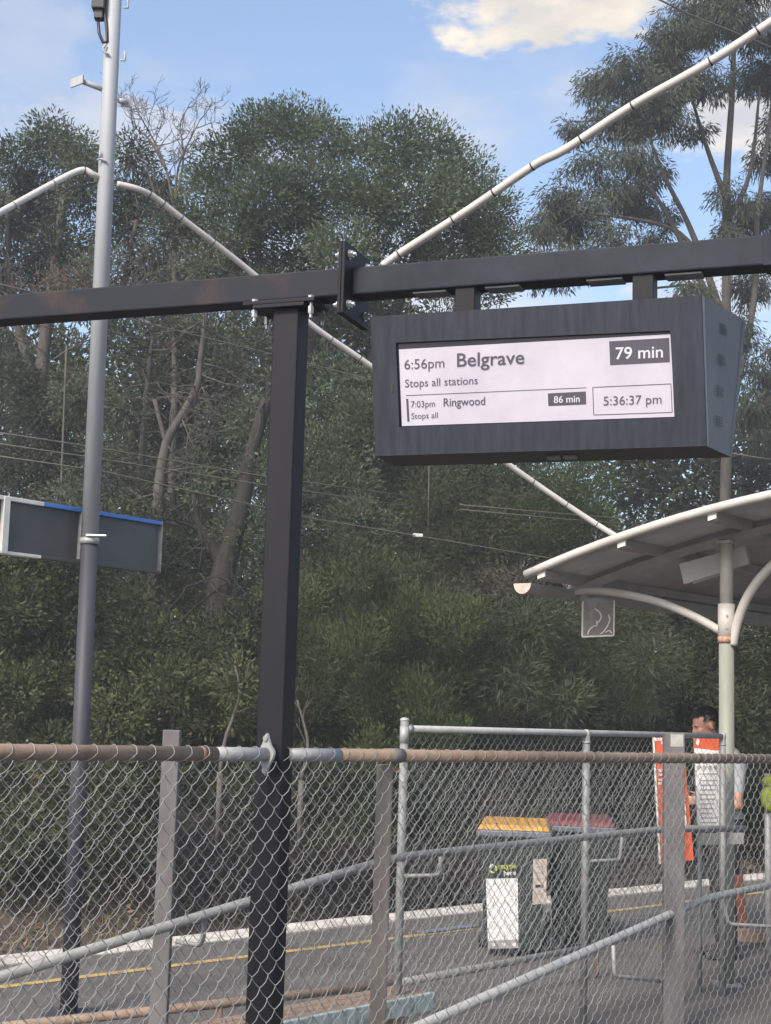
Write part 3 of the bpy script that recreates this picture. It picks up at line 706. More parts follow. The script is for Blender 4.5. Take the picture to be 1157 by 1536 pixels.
# gutter: half pipe along the low eave
mb = MB(); gz = arch_z(S0) - .045; g0 = []
for a in (-OV - .02, LEN):
    for k in range(9):
        t = math.pi * k / 8; mb.v.append(sh(S0 - .02 - .075 * math.cos(t), a, gz - .075 * math.sin(t)))
for k in range(8): mb.f.append((k, k + 1, 10 + k, 9 + k))
gut = mk('gutter', mb, 'rooflin', shel, smooth=True)
mb = MB(); mb.v = [sh(S0 - .02 - .077 * math.cos(math.pi * k / 12), -OV - .024, gz - .077 * math.sin(math.pi * k / 12)) for k in range(13)]; mb.f = [tuple(range(13))]
mk('gutter_end', mb, 'guttermat', gut)
mk('eave_beam', MB().box(sh(S0 + .10, LEN / 2, arch_z(S0 + .1) - .11), AC * .03, AX * (LEN / 2 - .02), UP * .05), 'rooflin', shel)
zs0, zs1 = at(1090, 963, C0.y).z, at(1090, 906, C0.y).z
ztop = arch_z(0) - .10
for s in (0, 3.8):
    b = sh(s, 0, 0)
    cl = mk('column', MB().tube([b, b + UP * zs0], .053, 20), 'polegreen', shel, smooth=True)
    mk('column_top', MB().tube([b + UP * zs1, b + UP * ztop], .046, 20), 'roofwhite', shel, smooth=True)
    slv = mk('sleeve', MB().tube([b + UP * zs0, b + UP * zs1], .060, 20), 'roofwhite', shel, smooth=True)
    mk('rust_ring', MB().tube([b + UP * (zs0 - .006), b + UP * (zs0 + .035)], .0612, 20), 'orange_rust', slv, smooth=True)
    mk('base_plate', MB().box(b + UP * .008, X1 * .085, Y1 * .085, UP * .008), 'galv_dull', shel)
    for z in (.35, .68):
        c = b + UP * (zs0 + (zs1 - zs0) * z) + Vector((-.012, -.0595, 0)); mk('bolt', MB().tube([c, c - Y1 * .006], .009, 8), 'bolt', slv)
    mk('head_plate', MB().box(b + UP * (ztop + .006), AC * .055, AX * .055, UP * .010), 'roofwhite', shel)
pl_n = AX.copy()
lbr = [on_plane(x, y, C0, pl_n) for x, y in ((1082, 947), (1040, 924), (985, 902), (930, 890), (885, 886), (838, 889))]
rbr = [on_plane(x, y, C0, pl_n) for x, y in ((1099, 968), (1105, 938), (1118, 902), (1136, 873), (1157, 850), (1190, 820), (1230, 792))]
def smooth_path(P, k=5):
    out = []
    for i in range(len(P) - 1):
        p0 = P[max(i - 1, 0)]; p1 = P[i]; p2 = P[i + 1]; p3 = P[min(i + 2, len(P) - 1)]
        for j in range(k):
            t = j / k; out.append(.5 * ((2 * p1) + (p2 - p0) * t + (2 * p0 - 5 * p1 + 4 * p2 - p3) * t * t + (3 * p1 - p0 - 3 * p2 + p3) * t ** 3))
    return out + [P[-1]]
mk('curved_bracket', MB().tube(smooth_path(lbr), .030, 12), 'roofwhite', shel, smooth=True)
mk('curved_bracket', MB().tube(smooth_path(rbr), .034, 12), 'roofwhite', shel, smooth=True)
# luminaire box under the roof
lc = [at(1018.7, 846, 10.75), at(1117.5, 818, 10.56), at(1123.8, 846, 10.56), at(1025.6, 876.6, 10.75)]
ln_ = (lc[1] - lc[0]).cross(lc[3] - lc[0]).normalized(); ln_ = ln_ if ln_.dot(CAM - lc[0]) < 0 else -ln_
lum = empty('luminaire', lc[3], 'pale grey box light fitting mounted under the shelter roof', 'light fitting')
bk = ln_ * .09
mk('case', MB().hexa([lc[3], lc[2], lc[2] + bk, lc[3] + bk, lc[0], lc[1], lc[1] + bk, lc[0] + bk]), 'lum', lum, bevel=.004)
mid = (lc[2] + lc[3]) / 2 + bk * .5; e_ = (lc[2] - lc[3]).normalized(); dn = (lc[3] - lc[0]).normalized()
mk('diffuser', MB().box(mid + dn * .008, e_ * .18, ln_ * .03, dn * .008), 'rooflin', lum)
for t in (.25, .8):
    c = lc[0].lerp(lc[1], t) + bk * .5; mk('hanger', MB().tube([c, Vector((c.x, c.y, c.z + .10))], .012, 8), 'rooflin', lum)
# hanging plate
hs = [on_plane(x, y, C0, pl_n) for x, y in ((874, 896), (921, 896), (922, 954), (873, 954))]
Yh = hs[0].y - .05
hs = [at(874, 897, Yh), at(921, 895, Yh), at(922, 954, Yh), at(873, 955, Yh)]
hp = empty('hanging_plate', (hs[0] + hs[1]) / 2, 'small square weathered plate hanging below the curved bracket', 'sign')
ex = (hs[1] - hs[0]) / 2; ey = (hs[3] - hs[0]) / 2; cc = (hs[0] + hs[1] + hs[2] + hs[3]) / 4
mk('plate', MB().box(cc, ex, Y1 * .008, ey), 'tarnish', hp, bevel=.003)
for s in (-1, 1): mk('edge_strip', MB().box(cc + ex * s + ey * .08, ex.normalized() * .005, Y1 * .012, ey * .9), 'white', hp)
mk('edge_strip', MB().box(cc + ey, ex * 1.0, Y1 * .011, ey.normalized() * .005), 'white', hp)
mk('header_strip', MB().box(cc - ey * .86, ex * .98, Y1 * .010, ey * .14), 'galv_dull', hp)
for s in (-.6, .6): mk('hanger', MB().tube([hs[0].lerp(hs[1], .5 + s / 2), hs[0].lerp(hs[1], .5 + s / 2) + UP * .07], .006, 6), 'galv_dull', hp)
def squig(pts): return MB().tube(smooth_path([at(x, y, Yh - .012) for x, y in pts], 4), .006, 6)
for pts in ([(892, 913), (900, 919), (902, 926), (898, 934)], [(882, 952), (884, 946), (890, 940), (896, 938), (895, 931)], [(913, 922), (915, 930), (911, 940), (905, 948), (901, 951)], [(908, 949), (914, 946), (918, 950)]):
    mk('paint_streak', squig(pts), 'white', hp, smooth=True)

# ------------------------------------------------------------------ bins
def make_bin(c, yaw, lidm, label, sc=.93):
    f = Vector((math.sin(yaw), -math.cos(yaw), 0)); r = Vector((math.cos(yaw), math.sin(yaw), 0))     # f: front normal (to the camera)
    root = empty('wheelie_bin', c, label, 'bin')
    def P(x, y, z): return c + r * (x * sc) - f * (y * sc) + UP * (z * sc)
    mk('body', MB().hexa([P(-.22, -.24, .06), P(.22, -.24, .06), P(.22, .22, .06), P(-.22, .22, .06), P(-.275, -.33, .98), P(.275, -.33, .98), P(.275, .33, .98), P(-.275, .33, .98)]), 'binbody', root, bevel=.012)
    mk('rim', MB().hexa([P(-.30, -.36, .95), P(.30, -.36, .95), P(.30, .35, .95), P(-.30, .35, .95), P(-.30, -.36, 1.0), P(.30, -.36, 1.0), P(.30, .35, 1.0), P(-.30, .35, 1.0)]), 'binrim', root, bevel=.01)
    mk('lid', MB().hexa([P(-.295, -.355, 1.002), P(.295, -.355, 1.002), P(.295, .36, 1.002), P(-.295, .36, 1.002), P(-.26, -.32, 1.045), P(.26, -.32, 1.045), P(.265, .34, 1.062), P(-.265, .34, 1.062)]), lidm, root, bevel=.012)
    mk('handle', MB().tube([P(-.24, .36, .98), P(-.24, .43, 1.0), P(.24, .43, 1.0), P(.24, .36, .98)], .016 * sc, 8), 'binbody', root, smooth=True)
    for s in (-1, 1):
        w = mk('wheel', MB().tube([P(s * .24, .24, .10), P(s * .29, .24, .10)], .10 * sc, 18), 'ink', root)
        mk('hub', MB().tube([P(s * .285, .24, .10), P(s * .295, .24, .10)], .045 * sc, 12), 'galv_dull', w)
    return root, P, f, r
bc1 = ground_pt(775, 1439); bc1.z = 0; bc1.y += .30
bin1, BP, bf, br = make_bin(bc1, R(-7), 'binyellow', 'dark wheelie bin with yellow lid and white recycling poster')
bc2 = at(868, 1400, bc1.y + .62); bc2.z = 0
bin2, BP2, _, _ = make_bin(bc2, R(-7), 'binred', 'dark wheelie bin with red lid beside the yellow lidded one')
fO, fX, fZ = BP(0, -.33, .98), BP(.1, -.33, .98) - BP(0, -.33, .98), BP(0, -.24, .06) - BP(0, -.33, .98)
bfn = fX.cross(fZ).normalized(); bfn = bfn if bfn.dot(CAM - fO) > 0 else -bfn
def bpl(x, y, l=.002): return on_plane(x, y, fO, bfn) + bfn * l
def sticker(name, pts, m, parent, l=.003): return mk(name, MB().quad(*[bpl(x, y, l) for x, y in pts]), m, parent)
sticker('poster', [(729, 1318), (777, 1317), (778, 1409), (732, 1411)], 'paper', bin1); sticker('poster_footer', [(732, 1411), (778, 1409), (778, 1422), (732, 1423)], 'inkgrey', bin1)
for x in (740, 755, 771): sticker('footer_mark', [(x - 2, 1414), (x + 3, 1414), (x + 3, 1419), (x - 2, 1419)], 'paper', bin1, .005)
put_text('recycle', 748, 1303, 774, 1302, 8, 'limeprint', .02, parent=bin1, plane=lambda x, y: bpl(x, y, .004))
put_text('here', 756, 1313, 774, 1312, 7, 'paper', .02, parent=bin1, plane=lambda x, y: bpl(x, y, .004))
for k in range(3):
    a = R(90 + 120 * k); pts = [(740 + 5 * math.cos(a + t), 1303 - 6 * math.sin(a + t)) for t in (0, .5, 1.0, 1.5)]
    mk('recycle_emblem', MB().tube([bpl(x, y, .004) for x, y in pts], [.009, .009, .008, .002], 6), 'limeprint' if k else 'paper', bin1)
sticker('label', [(800, 1289), (821, 1288), (819, 1355), (799, 1357)], 'papertan', bin1); sticker('label_mark', [(803, 1327), (815, 1326.5), (815, 1331), (803, 1331.5)], 'ink', bin1, .005)
for y in (1299, 1308, 1317, 1340): sticker('label_line', [(803, y), (816, y - .5), (816, y + 1.5), (803, y + 2)], 'inkgrey', bin1, .005)

# ------------------------------------------------------------------ orange board, notice board, lime bag, timber bits
Yo = 9.75
ob = [at(980, 1106, Yo), at(1025, 1106, Yo), at(1041, 1290, Yo), at(990, 1296, Yo)]
orb = empty('orange_board', Vector((at(1015, 1290, Yo).x, Yo, 0)), 'orange information board with white edge standing behind the wide grey post', 'sign')
mk('face', MB().hexa([ob[3], ob[2], ob[2] + Y1 * .02, ob[3] + Y1 * .02, ob[0], ob[1], ob[1] + Y1 * .02, ob[0] + Y1 * .02]), 'orange', orb)
el = (ob[0] - ob[3]) / 2
mk('edge_strip', MB().box((ob[0] + ob[3]) / 2 - Y1 * .004, X1 * .006, Y1 * .005, el), 'white', orb)
for k in range(3):
    c = at(983.5 + 4.2 * k, 1109, Yo - .004); mk('stripe', MB().box(c, Vector((.006, 0, .004)), Y1 * .002, Vector((-.003, 0, .010))), 'white', orb)
mk('stripe', MB().box(at(993, 1113, Yo - .004), X1 * .003, Y1 * .002, UP * .015), 'white', orb)
for y0 in (1156, 1162, 1170, 1175): mk('letter_mark', MB().box(at(990.5, y0, Yo - .004), X1 * .012, Y1 * .002, UP * (.008 if y0 != 1170 else .004)), 'white', orb)
mk('white_panel', MB().box(at(1026, 1215, Yo - .004), X1 * .012, Y1 * .002, Vector((.008, 0, -.12))), 'paper', orb)
mk('stake', MB().tube([Vector((ob[2].x - .10, Yo + .03, 0)), ob[2] + Vector((-.11, .03, .5))], .018, 8), 'galv_dull', orb)
Yn = 10.12
nb = empty('notice_board', Vector((at(1062, 1250, Yn).x, Yn, 0)), 'white timetable notice with orange header beside the shelter column', 'notice')
def rectb(name, pts, Y, th, m, parent):
    q = [at(x, y, Y) for x, y in pts]; return mk(name, MB().hexa([q[3], q[2], q[2] + Y1 * th, q[3] + Y1 * th, q[0], q[1], q[1] + Y1 * th, q[0] + Y1 * th]), m, parent)
rectb('panel', [(1040.5, 1101), (1084, 1104), (1086, 1244), (1046, 1245)], Yn, .02, 'galv_dull', nb)
rectb('header', [(1041.5, 1102), (1080, 1106), (1080.5, 1126), (1042, 1122)], Yn - .004, .003, 'orange', nb)
rectb('poster', [(1042, 1122.3), (1080.5, 1126.3), (1082, 1242), (1047, 1243)], Yn - .004, .003, 'paper', nb)
mk('emblem', MB().ell(at(1047, 1113, Yn - .005), X1 * .011, Y1 * .002, UP * .022), 'paper', nb)
for k in range(4):
    x = 1048 + k * 8.6; mk('figure_mark', MB().ell(at(x, 1151, Yn - .006), X1 * .012, Y1 * .001, UP * .016), 'inkgrey', nb)
for i, y in enumerate((1160, 1170, 1177, 1184, 1191, 1198, 1205, 1212, 1219, 1226, 1233)):
    x1 = 1077 - (i * 37 % 9); rectb('text_line', [(1050 + i * .15, y), (x1, y), (x1, y + 1.6), (1050 + i * .15, y + 1.6)], Yn - .0062, .001, 'inkgrey', nb)
rectb('lower_panel', [(1046, 1251), (1116, 1249), (1116, 1266), (1046, 1268)], Yn - .02, .02, 'galv_dull', nb)
for px in (1050, 1083): q = at(px, 1240, Yn + .04); mk('stand_post', MB().tube([Vector((q.x, q.y, 0)), q], .016, 8), 'galv_dull', nb, smooth=True)
# lime bag on a slim post, at the right
Yl = 11.6
lb = empty('slim_post', Vector((at(1152, 1300, Yl).x, Yl, 0)), 'slim grey post standing right of the person, a lime bag on it', 'post')
q = at(1152, 1160, Yl); mk('shaft', MB().tube([Vector((q.x, Yl, 0)), q], .028, 10), 'galv', lb, smooth=True)
bgp = Vector((at(1158, 1190, Yl).x, Yl - .07, 0)); b0 = at(1162, 1190, Yl - .07)
bag = empty('bag', b0, 'bright lime green bag hung on the slim grey post', 'bag')
mk('bag_body', MB().ell(b0 - UP * .04, X1 * .11, Y1 * .05, UP * .11), 'lime', bag, smooth=True)
mk('bag_flap', MB().ell(b0 + UP * .09, X1 * .10, Y1 * .045, UP * .055), 'lime', bag, smooth=True)
mk('bag_strap', MB().tube([b0 + UP * .1 - X1 * .04, b0 + UP * .17 + Y1 * .05, b0 + UP * .1 + X1 * .04], .008, 6), 'ink', bag, smooth=True)
Yt = 10.9
t0 = at(1110, 1386, Yt); tp = mk('timber_post', MB().hexa([at(1108, 1392, Yt), at(1122, 1392, Yt), at(1122, 1392, Yt + .1), at(1108, 1392, Yt + .1), at(1101, 1312, Yt), at(1115, 1312, Yt), at(1115, 1312, Yt + .1), at(1101, 1312, Yt + .1)]), 'redbrown', None, origin=t0, bevel=.004)
tp.location = tp.location; tag(tp, 'short red brown slanting timber beside the shelter column foot', 'timber')
ks = [ground_pt(1085, 1410), ground_pt(1200, 1417)]
kv = (ks[1] - ks[0]).normalized(); kc = (ks[0] + ks[1]) / 2
kb = mk('timber_kerb', MB().box(kc + UP * .05, kv * .35, Vector((-kv.y, kv.x, 0)) * .06, UP * .05), 'benchtop', None, origin=Vector((kc.x, kc.y, 0)), bevel=.006); tag(kb, 'tan timber kerb lying on the dark pavement near the column', 'kerb')

# ------------------------------------------------------------------ person
def build_person():
    Yp = 11.6; hd = at(1059, 1085, Yp); base = Vector((hd.x + .15, Yp, 0)); Hh = hd.z + .118
    fwd = Vector((-.98, -.16, 0)).normalized(); lat = Vector((-fwd.y, fwd.x, 0)); k = Hh / 1.80
    def B(f, l, z): return base + fwd * (f * k) + lat * (l * k) + UP * (z * k)
    mb = MB()
    def limb(pts, rs): 
        mb.tube(pts, [r * k for r in rs], 14)
        for p, r in zip(pts, rs): mb.ell(p, X1 * r * k, Y1 * r * k, UP * r * k, 12, 8)
    # torso: stacked ellipses
    for (f, z, rf, rl) in ((-.02, .92, .115, .165), (-.02, 1.0, .11, .155), (-.01, 1.1, .105, .15), (-.01, 1.2, .115, .165), (-.02, 1.3, .12, .18), (-.03, 1.38, .105, .185), (-.035, 1.44, .075, .14)):
        mb.ell(B(f, 0, z), fwd * rf * k, lat * rl * k, UP * .085 * k, 18, 10)
    limb([B(-.02, 0, 1.44), B(.06, 0, 1.52), B(.115, 0, 1.59)], [.060, .056, .055])
    for s in (-1, 1):
        limb([B(-.01, s * .09, .92), B(.02, s * .10, .52), B(-.01, s * .10, .09)], [.092, .062, .042])
        limb([B(-.03, s * .10, .05), B(.07, s * .105, .04), B(.17, s * .11, .03)], [.042, .040, .030])
        limb([B(-.03, s * .185, 1.40), B(.00, s * .225, 1.11), B(.22, s * .14, 1.12)], [.058, .044, .030])
        # hand: palm and five fingers curled round a phone
        pm = B(.27, s * .11, 1.13); mb.ell(pm, fwd * .045 * k, lat * .018 * k, UP * .038 * k, 10, 8)
        for i in range(4):
            a = B(.30, s * .11, 1.155 - i * .018); ln = (.036, .042, .040, .030)[i]
            limb([a, a + fwd * ln * k - lat * s * .012 * k, a + fwd * (ln * .9) * k - lat * s * .045 * k], [.0085, .008, .007])
        limb([B(.25, s * .10, 1.16), B(.275, s * .085, 1.185), B(.30, s * .07, 1.19)], [.010, .009, .008])
    # head, tilted down
    t = R(20); hf = (fwd * math.cos(t) - UP * math.sin(t)); hu = (UP * math.cos(t) + fwd * math.sin(t)); hc = B(.15, 0, 1.675)
    def Hd(f, l, u): return hc + hf * (f * k) + lat * (l * k) + hu * (u * k)
    def he(f, l, u, a, b, c, n=18): mb.ell(Hd(f, l, u), hf * a * k, lat * b * k, hu * c * k, n, 12)
    he(-.008, 0, .030, .098, .076, .090); he(.035, 0, -.035, .062, .056, .080); he(.055, 0, -.085, .034, .036, .028)
    he(.085, 0, .020, .014, .045, .014); he(.100, 0, -.020, .020, .013, .026); he(.090, 0, .0, .014, .011, .03)
    he(.090, 0, -.060, .012, .026, .008); he(.088, 0, -.074, .012, .022, .008)
    for s in (-1, 1): he(-.010, s * .078, -.010, .018, .010, .032); he(.062, s * .034, -.022, .03, .025, .025)
    tmp = bpy.data.meshes.new('person_raw'); tmp.from_pydata(mb.v, [], mb.f); ob_ = bpy.data.objects.new('person_raw', tmp); col.objects.link(ob_)
    rm = ob_.modifiers.new('remesh', 'REMESH'); rm.mode = 'VOXEL'; rm.voxel_size = .009; rm.use_smooth_shade = True
    sm = ob_.modifiers.new('smooth', 'SMOOTH'); sm.factor = .5; sm.iterations = 3
    dg = bpy.context.evaluated_depsgraph_get(); me = bpy.data.meshes.new_from_object(ob_.evaluated_get(dg)); bpy.data.objects.remove(ob_)
    me.name = 'body'; me.materials.clear()
    for n_ in ('skin', 'shirt', 'trousers', 'ink'): me.materials.append(M[n_])
    n = len(me.vertices); co = np.empty(n * 3, np.float32); me.vertices.foreach_get('co', co); co = co.reshape(-1, 3)
    pcn = np.empty(len(me.polygons) * 3, np.float32); me.polygons.foreach_get('center', pcn); pcn = pcn.reshape(-1, 3)
    z = (pcn[:, 2]) / k; fx = (pcn - np.array(base)) @ np.array(fwd) / k; lx = np.abs((pcn - np.array(base)) @ np.array(lat)) / k
    mi = np.zeros(len(z), np.int32)
    mi[(z < 1.50) & (fx < .055 + (1.5 - z) * 2)] = 1
    mi[(z < 1.20) & ((fx > .11) | (lx > .185))] = 0
    mi[(z < 1.0) & (lx < .185)] = 2; mi[z < .98] = 2; mi[z < .085] = 3
    me.polygons.foreach_set('material_index', mi); me.polygons.foreach_set('use_smooth', [True] * len(mi))
    co -= np.array(base, np.float32); me.vertices.foreach_set('co', co.ravel()); me.update()
    root = empty('person', base, 'dark haired person in grey top looking down behind the notice board', 'person')
    o = bpy.data.objects.new('body', me); col.objects.link(o); o.parent = root; OFF[o] = base
    # hair: strands over the skull
    hb = MB(); 
    for i in range(2600):
        u_ = random.uniform(-1, 1); v_ = random.uniform(0, 2 * math.pi); w_ = math.sqrt(1 - u_ * u_)
        d = (w_ * math.cos(v_), w_ * math.sin(v_), u_)         # f,l,u
        if d[0] > .30 and d[2] < .60: continue
        if d[2] < .02 and d[0] > -.30: continue
        if d[2] < -.62: continue
        if abs(d[1]) > .7 and d[2] < .22 and d[0] > -.4: continue
        p = Hd(-.010 + d[0] * .100, d[1] * .079, .032 + d[2] * .094)
        nrm = (hf * d[0] + lat * d[1] + hu * d[2]).normalized()
        tg = (hf * random.uniform(-.5, .35) - hu * .25 + lat * random.uniform(-.4, .4)); tg = (tg - nrm * tg.dot(nrm)).normalized()
        q = p + nrm * .012 + tg * .018; e = p + nrm * .014 + tg * .032; sd_ = nrm.cross(tg).normalized() * .006
        o_ = len(hb.v); hb.v += [p - sd_, p + sd_, q + sd_, q - sd_, e]; hb.f += [(o_, o_ + 1, o_ + 2, o_ + 3), (o_ + 3, o_ + 2, o_ + 4)]
    hb.ell(Hd(-.030, 0, .052), hf * .088 * k, lat * .079 * k, hu * .082 * k, 18, 12)
    mk('hair', hb, 'hair', root)
    mk('eyebrow', MB().ell(Hd(.092, .03, .022), hf * .006, lat * .02, hu * .005), 'hair', root); mk('eyebrow', MB().ell(Hd(.092, -.03, .022), hf * .006, lat * .02, hu * .005), 'hair', root)
    ph = empty('phone', B(.33, 0, 1.12), 'dark phone held in front of the person', 'phone'); mk('phone_case', MB().box(B(.34, 0, 1.14), fwd * .02 + UP * .065, lat * .036, (UP * .3 - fwd).normalized() * .005), 'ink', ph, bevel=.003)
build_person()

# ------------------------------------------------------------------ vegetation
def leaf_mesh(name, P, D, L, W, tone, m, parent, curl=.15):
    n = len(P); D = D / (np.linalg.norm(D, axis=1, keepdims=True) + 1e-9)
    rv = rng.normal(size=(n, 3)); S = np.cross(D, rv); S /= (np.linalg.norm(S, axis=1, keepdims=True) + 1e-9); Nn = np.cross(D, S)
    L = L[:, None]; W = W[:, None]
    V = np.empty((n, 4, 3), np.float32)
    V[:, 0] = P; V[:, 1] = P + D * L * .45 + S * W * .5 + Nn * L * curl * .5; V[:, 2] = P + D * L + Nn * L * curl * -.2; V[:, 3] = P + D * L * .45 - S * W * .5 + Nn * L * curl * .5
    off = OFF[parent]; V -= np.array(off, np.float32)
    me = bpy.data.meshes.new(name); me.vertices.add(n * 4); me.vertices.foreach_set('co', V.ravel())
    me.loops.add(n * 4); me.loops.foreach_set('vertex_index', np.arange(n * 4, dtype=np.int32))
    me.polygons.add(n); me.polygons.foreach_set('loop_start', np.arange(0, n * 4, 4, dtype=np.int32)); me.polygons.foreach_set('loop_total', np.full(n, 4, np.int32))
    me.update(calc_edges=True)
    a = me.attributes.new('tone', 'FLOAT', 'FACE'); a.data.foreach_set('value', np.clip(tone, 0, 1).astype(np.float32))
    me.materials.append(M[m]); o = bpy.data.objects.new(name, me); col.objects.link(o); o.parent = parent; OFF[o] = off; return o
def blob_leaves(blobs, clusters, per, sig, L, W, bias=(0, 0, .3), out=.8, shell=.45, squash=.85):
    """blobs: (centre, radius). returns P, D, len, wid, tone"""
    Ps, Ds, Ls, Ws, Ts = [], [], [], [], []
    for c, r in blobs:
        nc = max(6, int(clusters * r * r)); c = np.array(c)
        d = rng.normal(size=(nc, 3)); d /= np.linalg.norm(d, axis=1, keepdims=True)
        rad = r * (shell + (1 - shell) * rng.random(nc) ** .6) * (1 + .07 * rng.normal(size=nc))
        cc = c + d * rad[:, None] * np.array([1, 1, squash]); bt = rng.normal(.5, .2)
        ct = bt + rng.normal(0, .18, nc)
        n = nc * per; idx = np.repeat(np.arange(nc), per)
        e = rng.normal(size=(n, 3)); e *= (np.minimum(np.linalg.norm(e, axis=1), 1.9) / np.linalg.norm(e, axis=1))[:, None]; e = e * sig * np.array([1, 1, .8]); p = cc[idx] + e
        dd = e / (sig + 1e-9) * .6 + d[idx] * out + rng.normal(size=(n, 3)) * .55 + np.array(bias)
        Ps.append(p); Ds.append(dd); Ls.append(L * rng.uniform(.6, 1.35, n)); Ws.append(W * rng.uniform(.6, 1.3, n)); Ts.append(ct[idx] + rng.normal(0, .07, n))
    return [np.concatenate(q) for q in (Ps, Ds, Ls, Ws, Ts)]
def pb(lst, Y, dy=1.2):
    out = []
    for (x, y, r) in lst:
        yy = Y + random.uniform(-dy, dy); out.append((at(x, y, yy), r * yy / F))
    return out
def limb_path(a, b, wob=.12, n=7):
    a, b = Vector(a), Vector(b); pts = []
    for i in range(n + 1):
        t = i / n; j = math.sin(math.pi * t) * wob * (b - a).length; pts.append(a.lerp(b, t) + Vector((random.uniform(-j, j), random.uniform(-j, j), random.uniform(-j, j) * .5)))
    return pts
def grow(mb, p, d, ln, r, depth, spread=.6, up=.1, minr=.003):
    n = 4; pts = [p]; dd = d.copy()
    for i in range(n):
        dd = (dd + Vector((random.gauss(0, .16), random.gauss(0, .16), random.gauss(0, .14) + up * .3))).normalized(); pts.append(pts[-1] + dd * ln / n)
    mb.tube(pts, [max(minr, r * (1 - .45 * i / n)) for i in range(n + 1)], 5 if r > .02 else 4)
    if depth <= 0: return
    for k in range(random.choice((2, 3, 3))):
        i = random.choice((2, 3, 4)); v = Vector((random.gauss(0, 1), random.gauss(0, 1), random.gauss(0, .7))).normalized()
        nd_ = (dd * (1 - spread * .5) + v * spread + UP * up).normalized(); grow(mb, pts[i], nd_, ln * random.uniform(.55, .8), r * .55, depth - 1, spread, up, minr)
def tree(name, label, base, trunks, blobs, leafm, barkm, L, W, clusters, per, sig, bias, cat='tree', group=None, limbs=True, out=.8, shell=.45, inner=None, squash=.85):
    root = empty(name, base, label, cat, group)
    mb = MB()
    for pts, r0, r1 in trunks:
        pts = smooth_path([Vector(p) for p in pts], 4); n = len(pts); mb.tube(pts, [r0 + (r1 - r0) * i / (n - 1) for i in range(n)], 9)
    allp = [Vector(p) for t in trunks for p in smooth_path([Vector(q) for q in t[0]], 4)]
    if limbs:
        for c, r in blobs:
            cand = sorted(allp, key=lambda q: (q - c).length + max(0, q.z - c.z) * 2.5)[0]
            if (cand - c).length < 9: 
                rr = .012 + .006 * min(4, (cand - c).length); mb.tube(limb_path(cand, c), [rr * (1 - .75 * i / 7) for i in range(8)], 5)
    mk('trunk', mb, barkm, root, smooth=True)
    P, D, Ln, Wd, T = blob_leaves(blobs, clusters, per, sig, L, W, bias, out, shell, squash)
    leaf_mesh('crown', P, D, Ln, Wd, T, leafm, root)
    if inner:
        P, D, Ln, Wd, T = blob_leaves([(c, r * .68) for c, r in blobs], inner * 2, 10, .12, L * 1.4, W * 2.0, bias, .4, .1); leaf_mesh('inner_foliage', P, D, Ln, Wd, T, leafm, root)
    return root
def gz_(Y): return .3 + max(0, Y - 17) * .12
def base_at(px, Y): q = at(px, 1000, Y); return Vector((q.x, Y, gz_(Y)))

# dense rounded tree in the middle
Yd = 24
bl3 = [(345, 228, 42), (395, 205, 50), (435, 190, 45), (485, 208, 48), (545, 235, 46), (598, 218, 46), (650, 228, 48), (700, 268, 50), (732, 312, 46), (748, 362, 42), (400, 290, 66), (470, 285, 62), (545, 305, 62), (620, 300, 70), (690, 345, 60),
       (360, 340, 58), (430, 365, 66), (325, 285, 48), (300, 345, 44), (510, 372, 55), (590, 390, 55), (660, 410, 50), (720, 420, 50), (760, 400, 30), (340, 410, 50), (400, 450, 60), (480, 470, 55), (550, 470, 55), (400, 640, 52), (500, 590, 66), (560, 560, 60), (490, 690, 62), (555, 700, 56), (450, 540, 55), (620, 640, 60), (690, 720, 55), (620, 740, 55), (720, 560, 60), (640, 520, 60), (560, 640, 55)]
b3 = base_at(430, Yd)
tree('broad_tree', 'broad dense dark green tree with rounded lobes behind the display', b3,
     [([b3, at(420, 900, Yd), at(440, 700, Yd), at(470, 480, Yd), at(480, 330, Yd)], .28, .08), ([at(430, 800, Yd), at(520, 620, Yd), at(600, 450, Yd), at(640, 320, Yd)], .17, .05), ([at(440, 700, Yd), at(390, 500, Yd), at(390, 320, Yd)], .13, .04)],
     pb(bl3, Yd), 'leaf_dense', 'bark', .080, .031, 130, 70, .15, (0, 0, .45), inner=60, limbs=True)
# left tree
Yg = 26
bl1 = [(25, 245, 42), (75, 212, 40), (115, 228, 42), (60, 300, 58), (128, 285, 50), (15, 335, 52), (90, 375, 58), (200, 232, 34), (208, 300, 44), (180, 345, 44), (250, 295, 40), (262, 345, 46), (35, 420, 58), (130, 440, 52), (230, 405, 52), (290, 425, 46), (-40, 300, 50), (-30, 400, 50), (60, 620, 55), (20, 560, 40), (120, 600, 45), (180, 480, 36), (40, 700, 60), (110, 690, 50), (190, 700, 45), (260, 500, 45), (330, 520, 45)]
b1 = base_at(70, Yg)
tree('feathery_tree', 'feathery bluish green tree rising behind the pale pole', b1, [([b1, at(70, 850, Yg), at(60, 600, Yg), at(80, 420, Yg), at(100, 260, Yg)], .22, .05), ([at(60, 600, Yg), at(20, 460, Yg), at(10, 300, Yg)], .10, .03), ([at(65, 700, Yg), at(160, 520, Yg), at(205, 330, Yg)], .11, .03)],
     pb(bl1, Yg), 'leaf_left', 'barkpale', .095, .030, 130, 64, .17, (0, 0, -.1), shell=.2, inner=60)
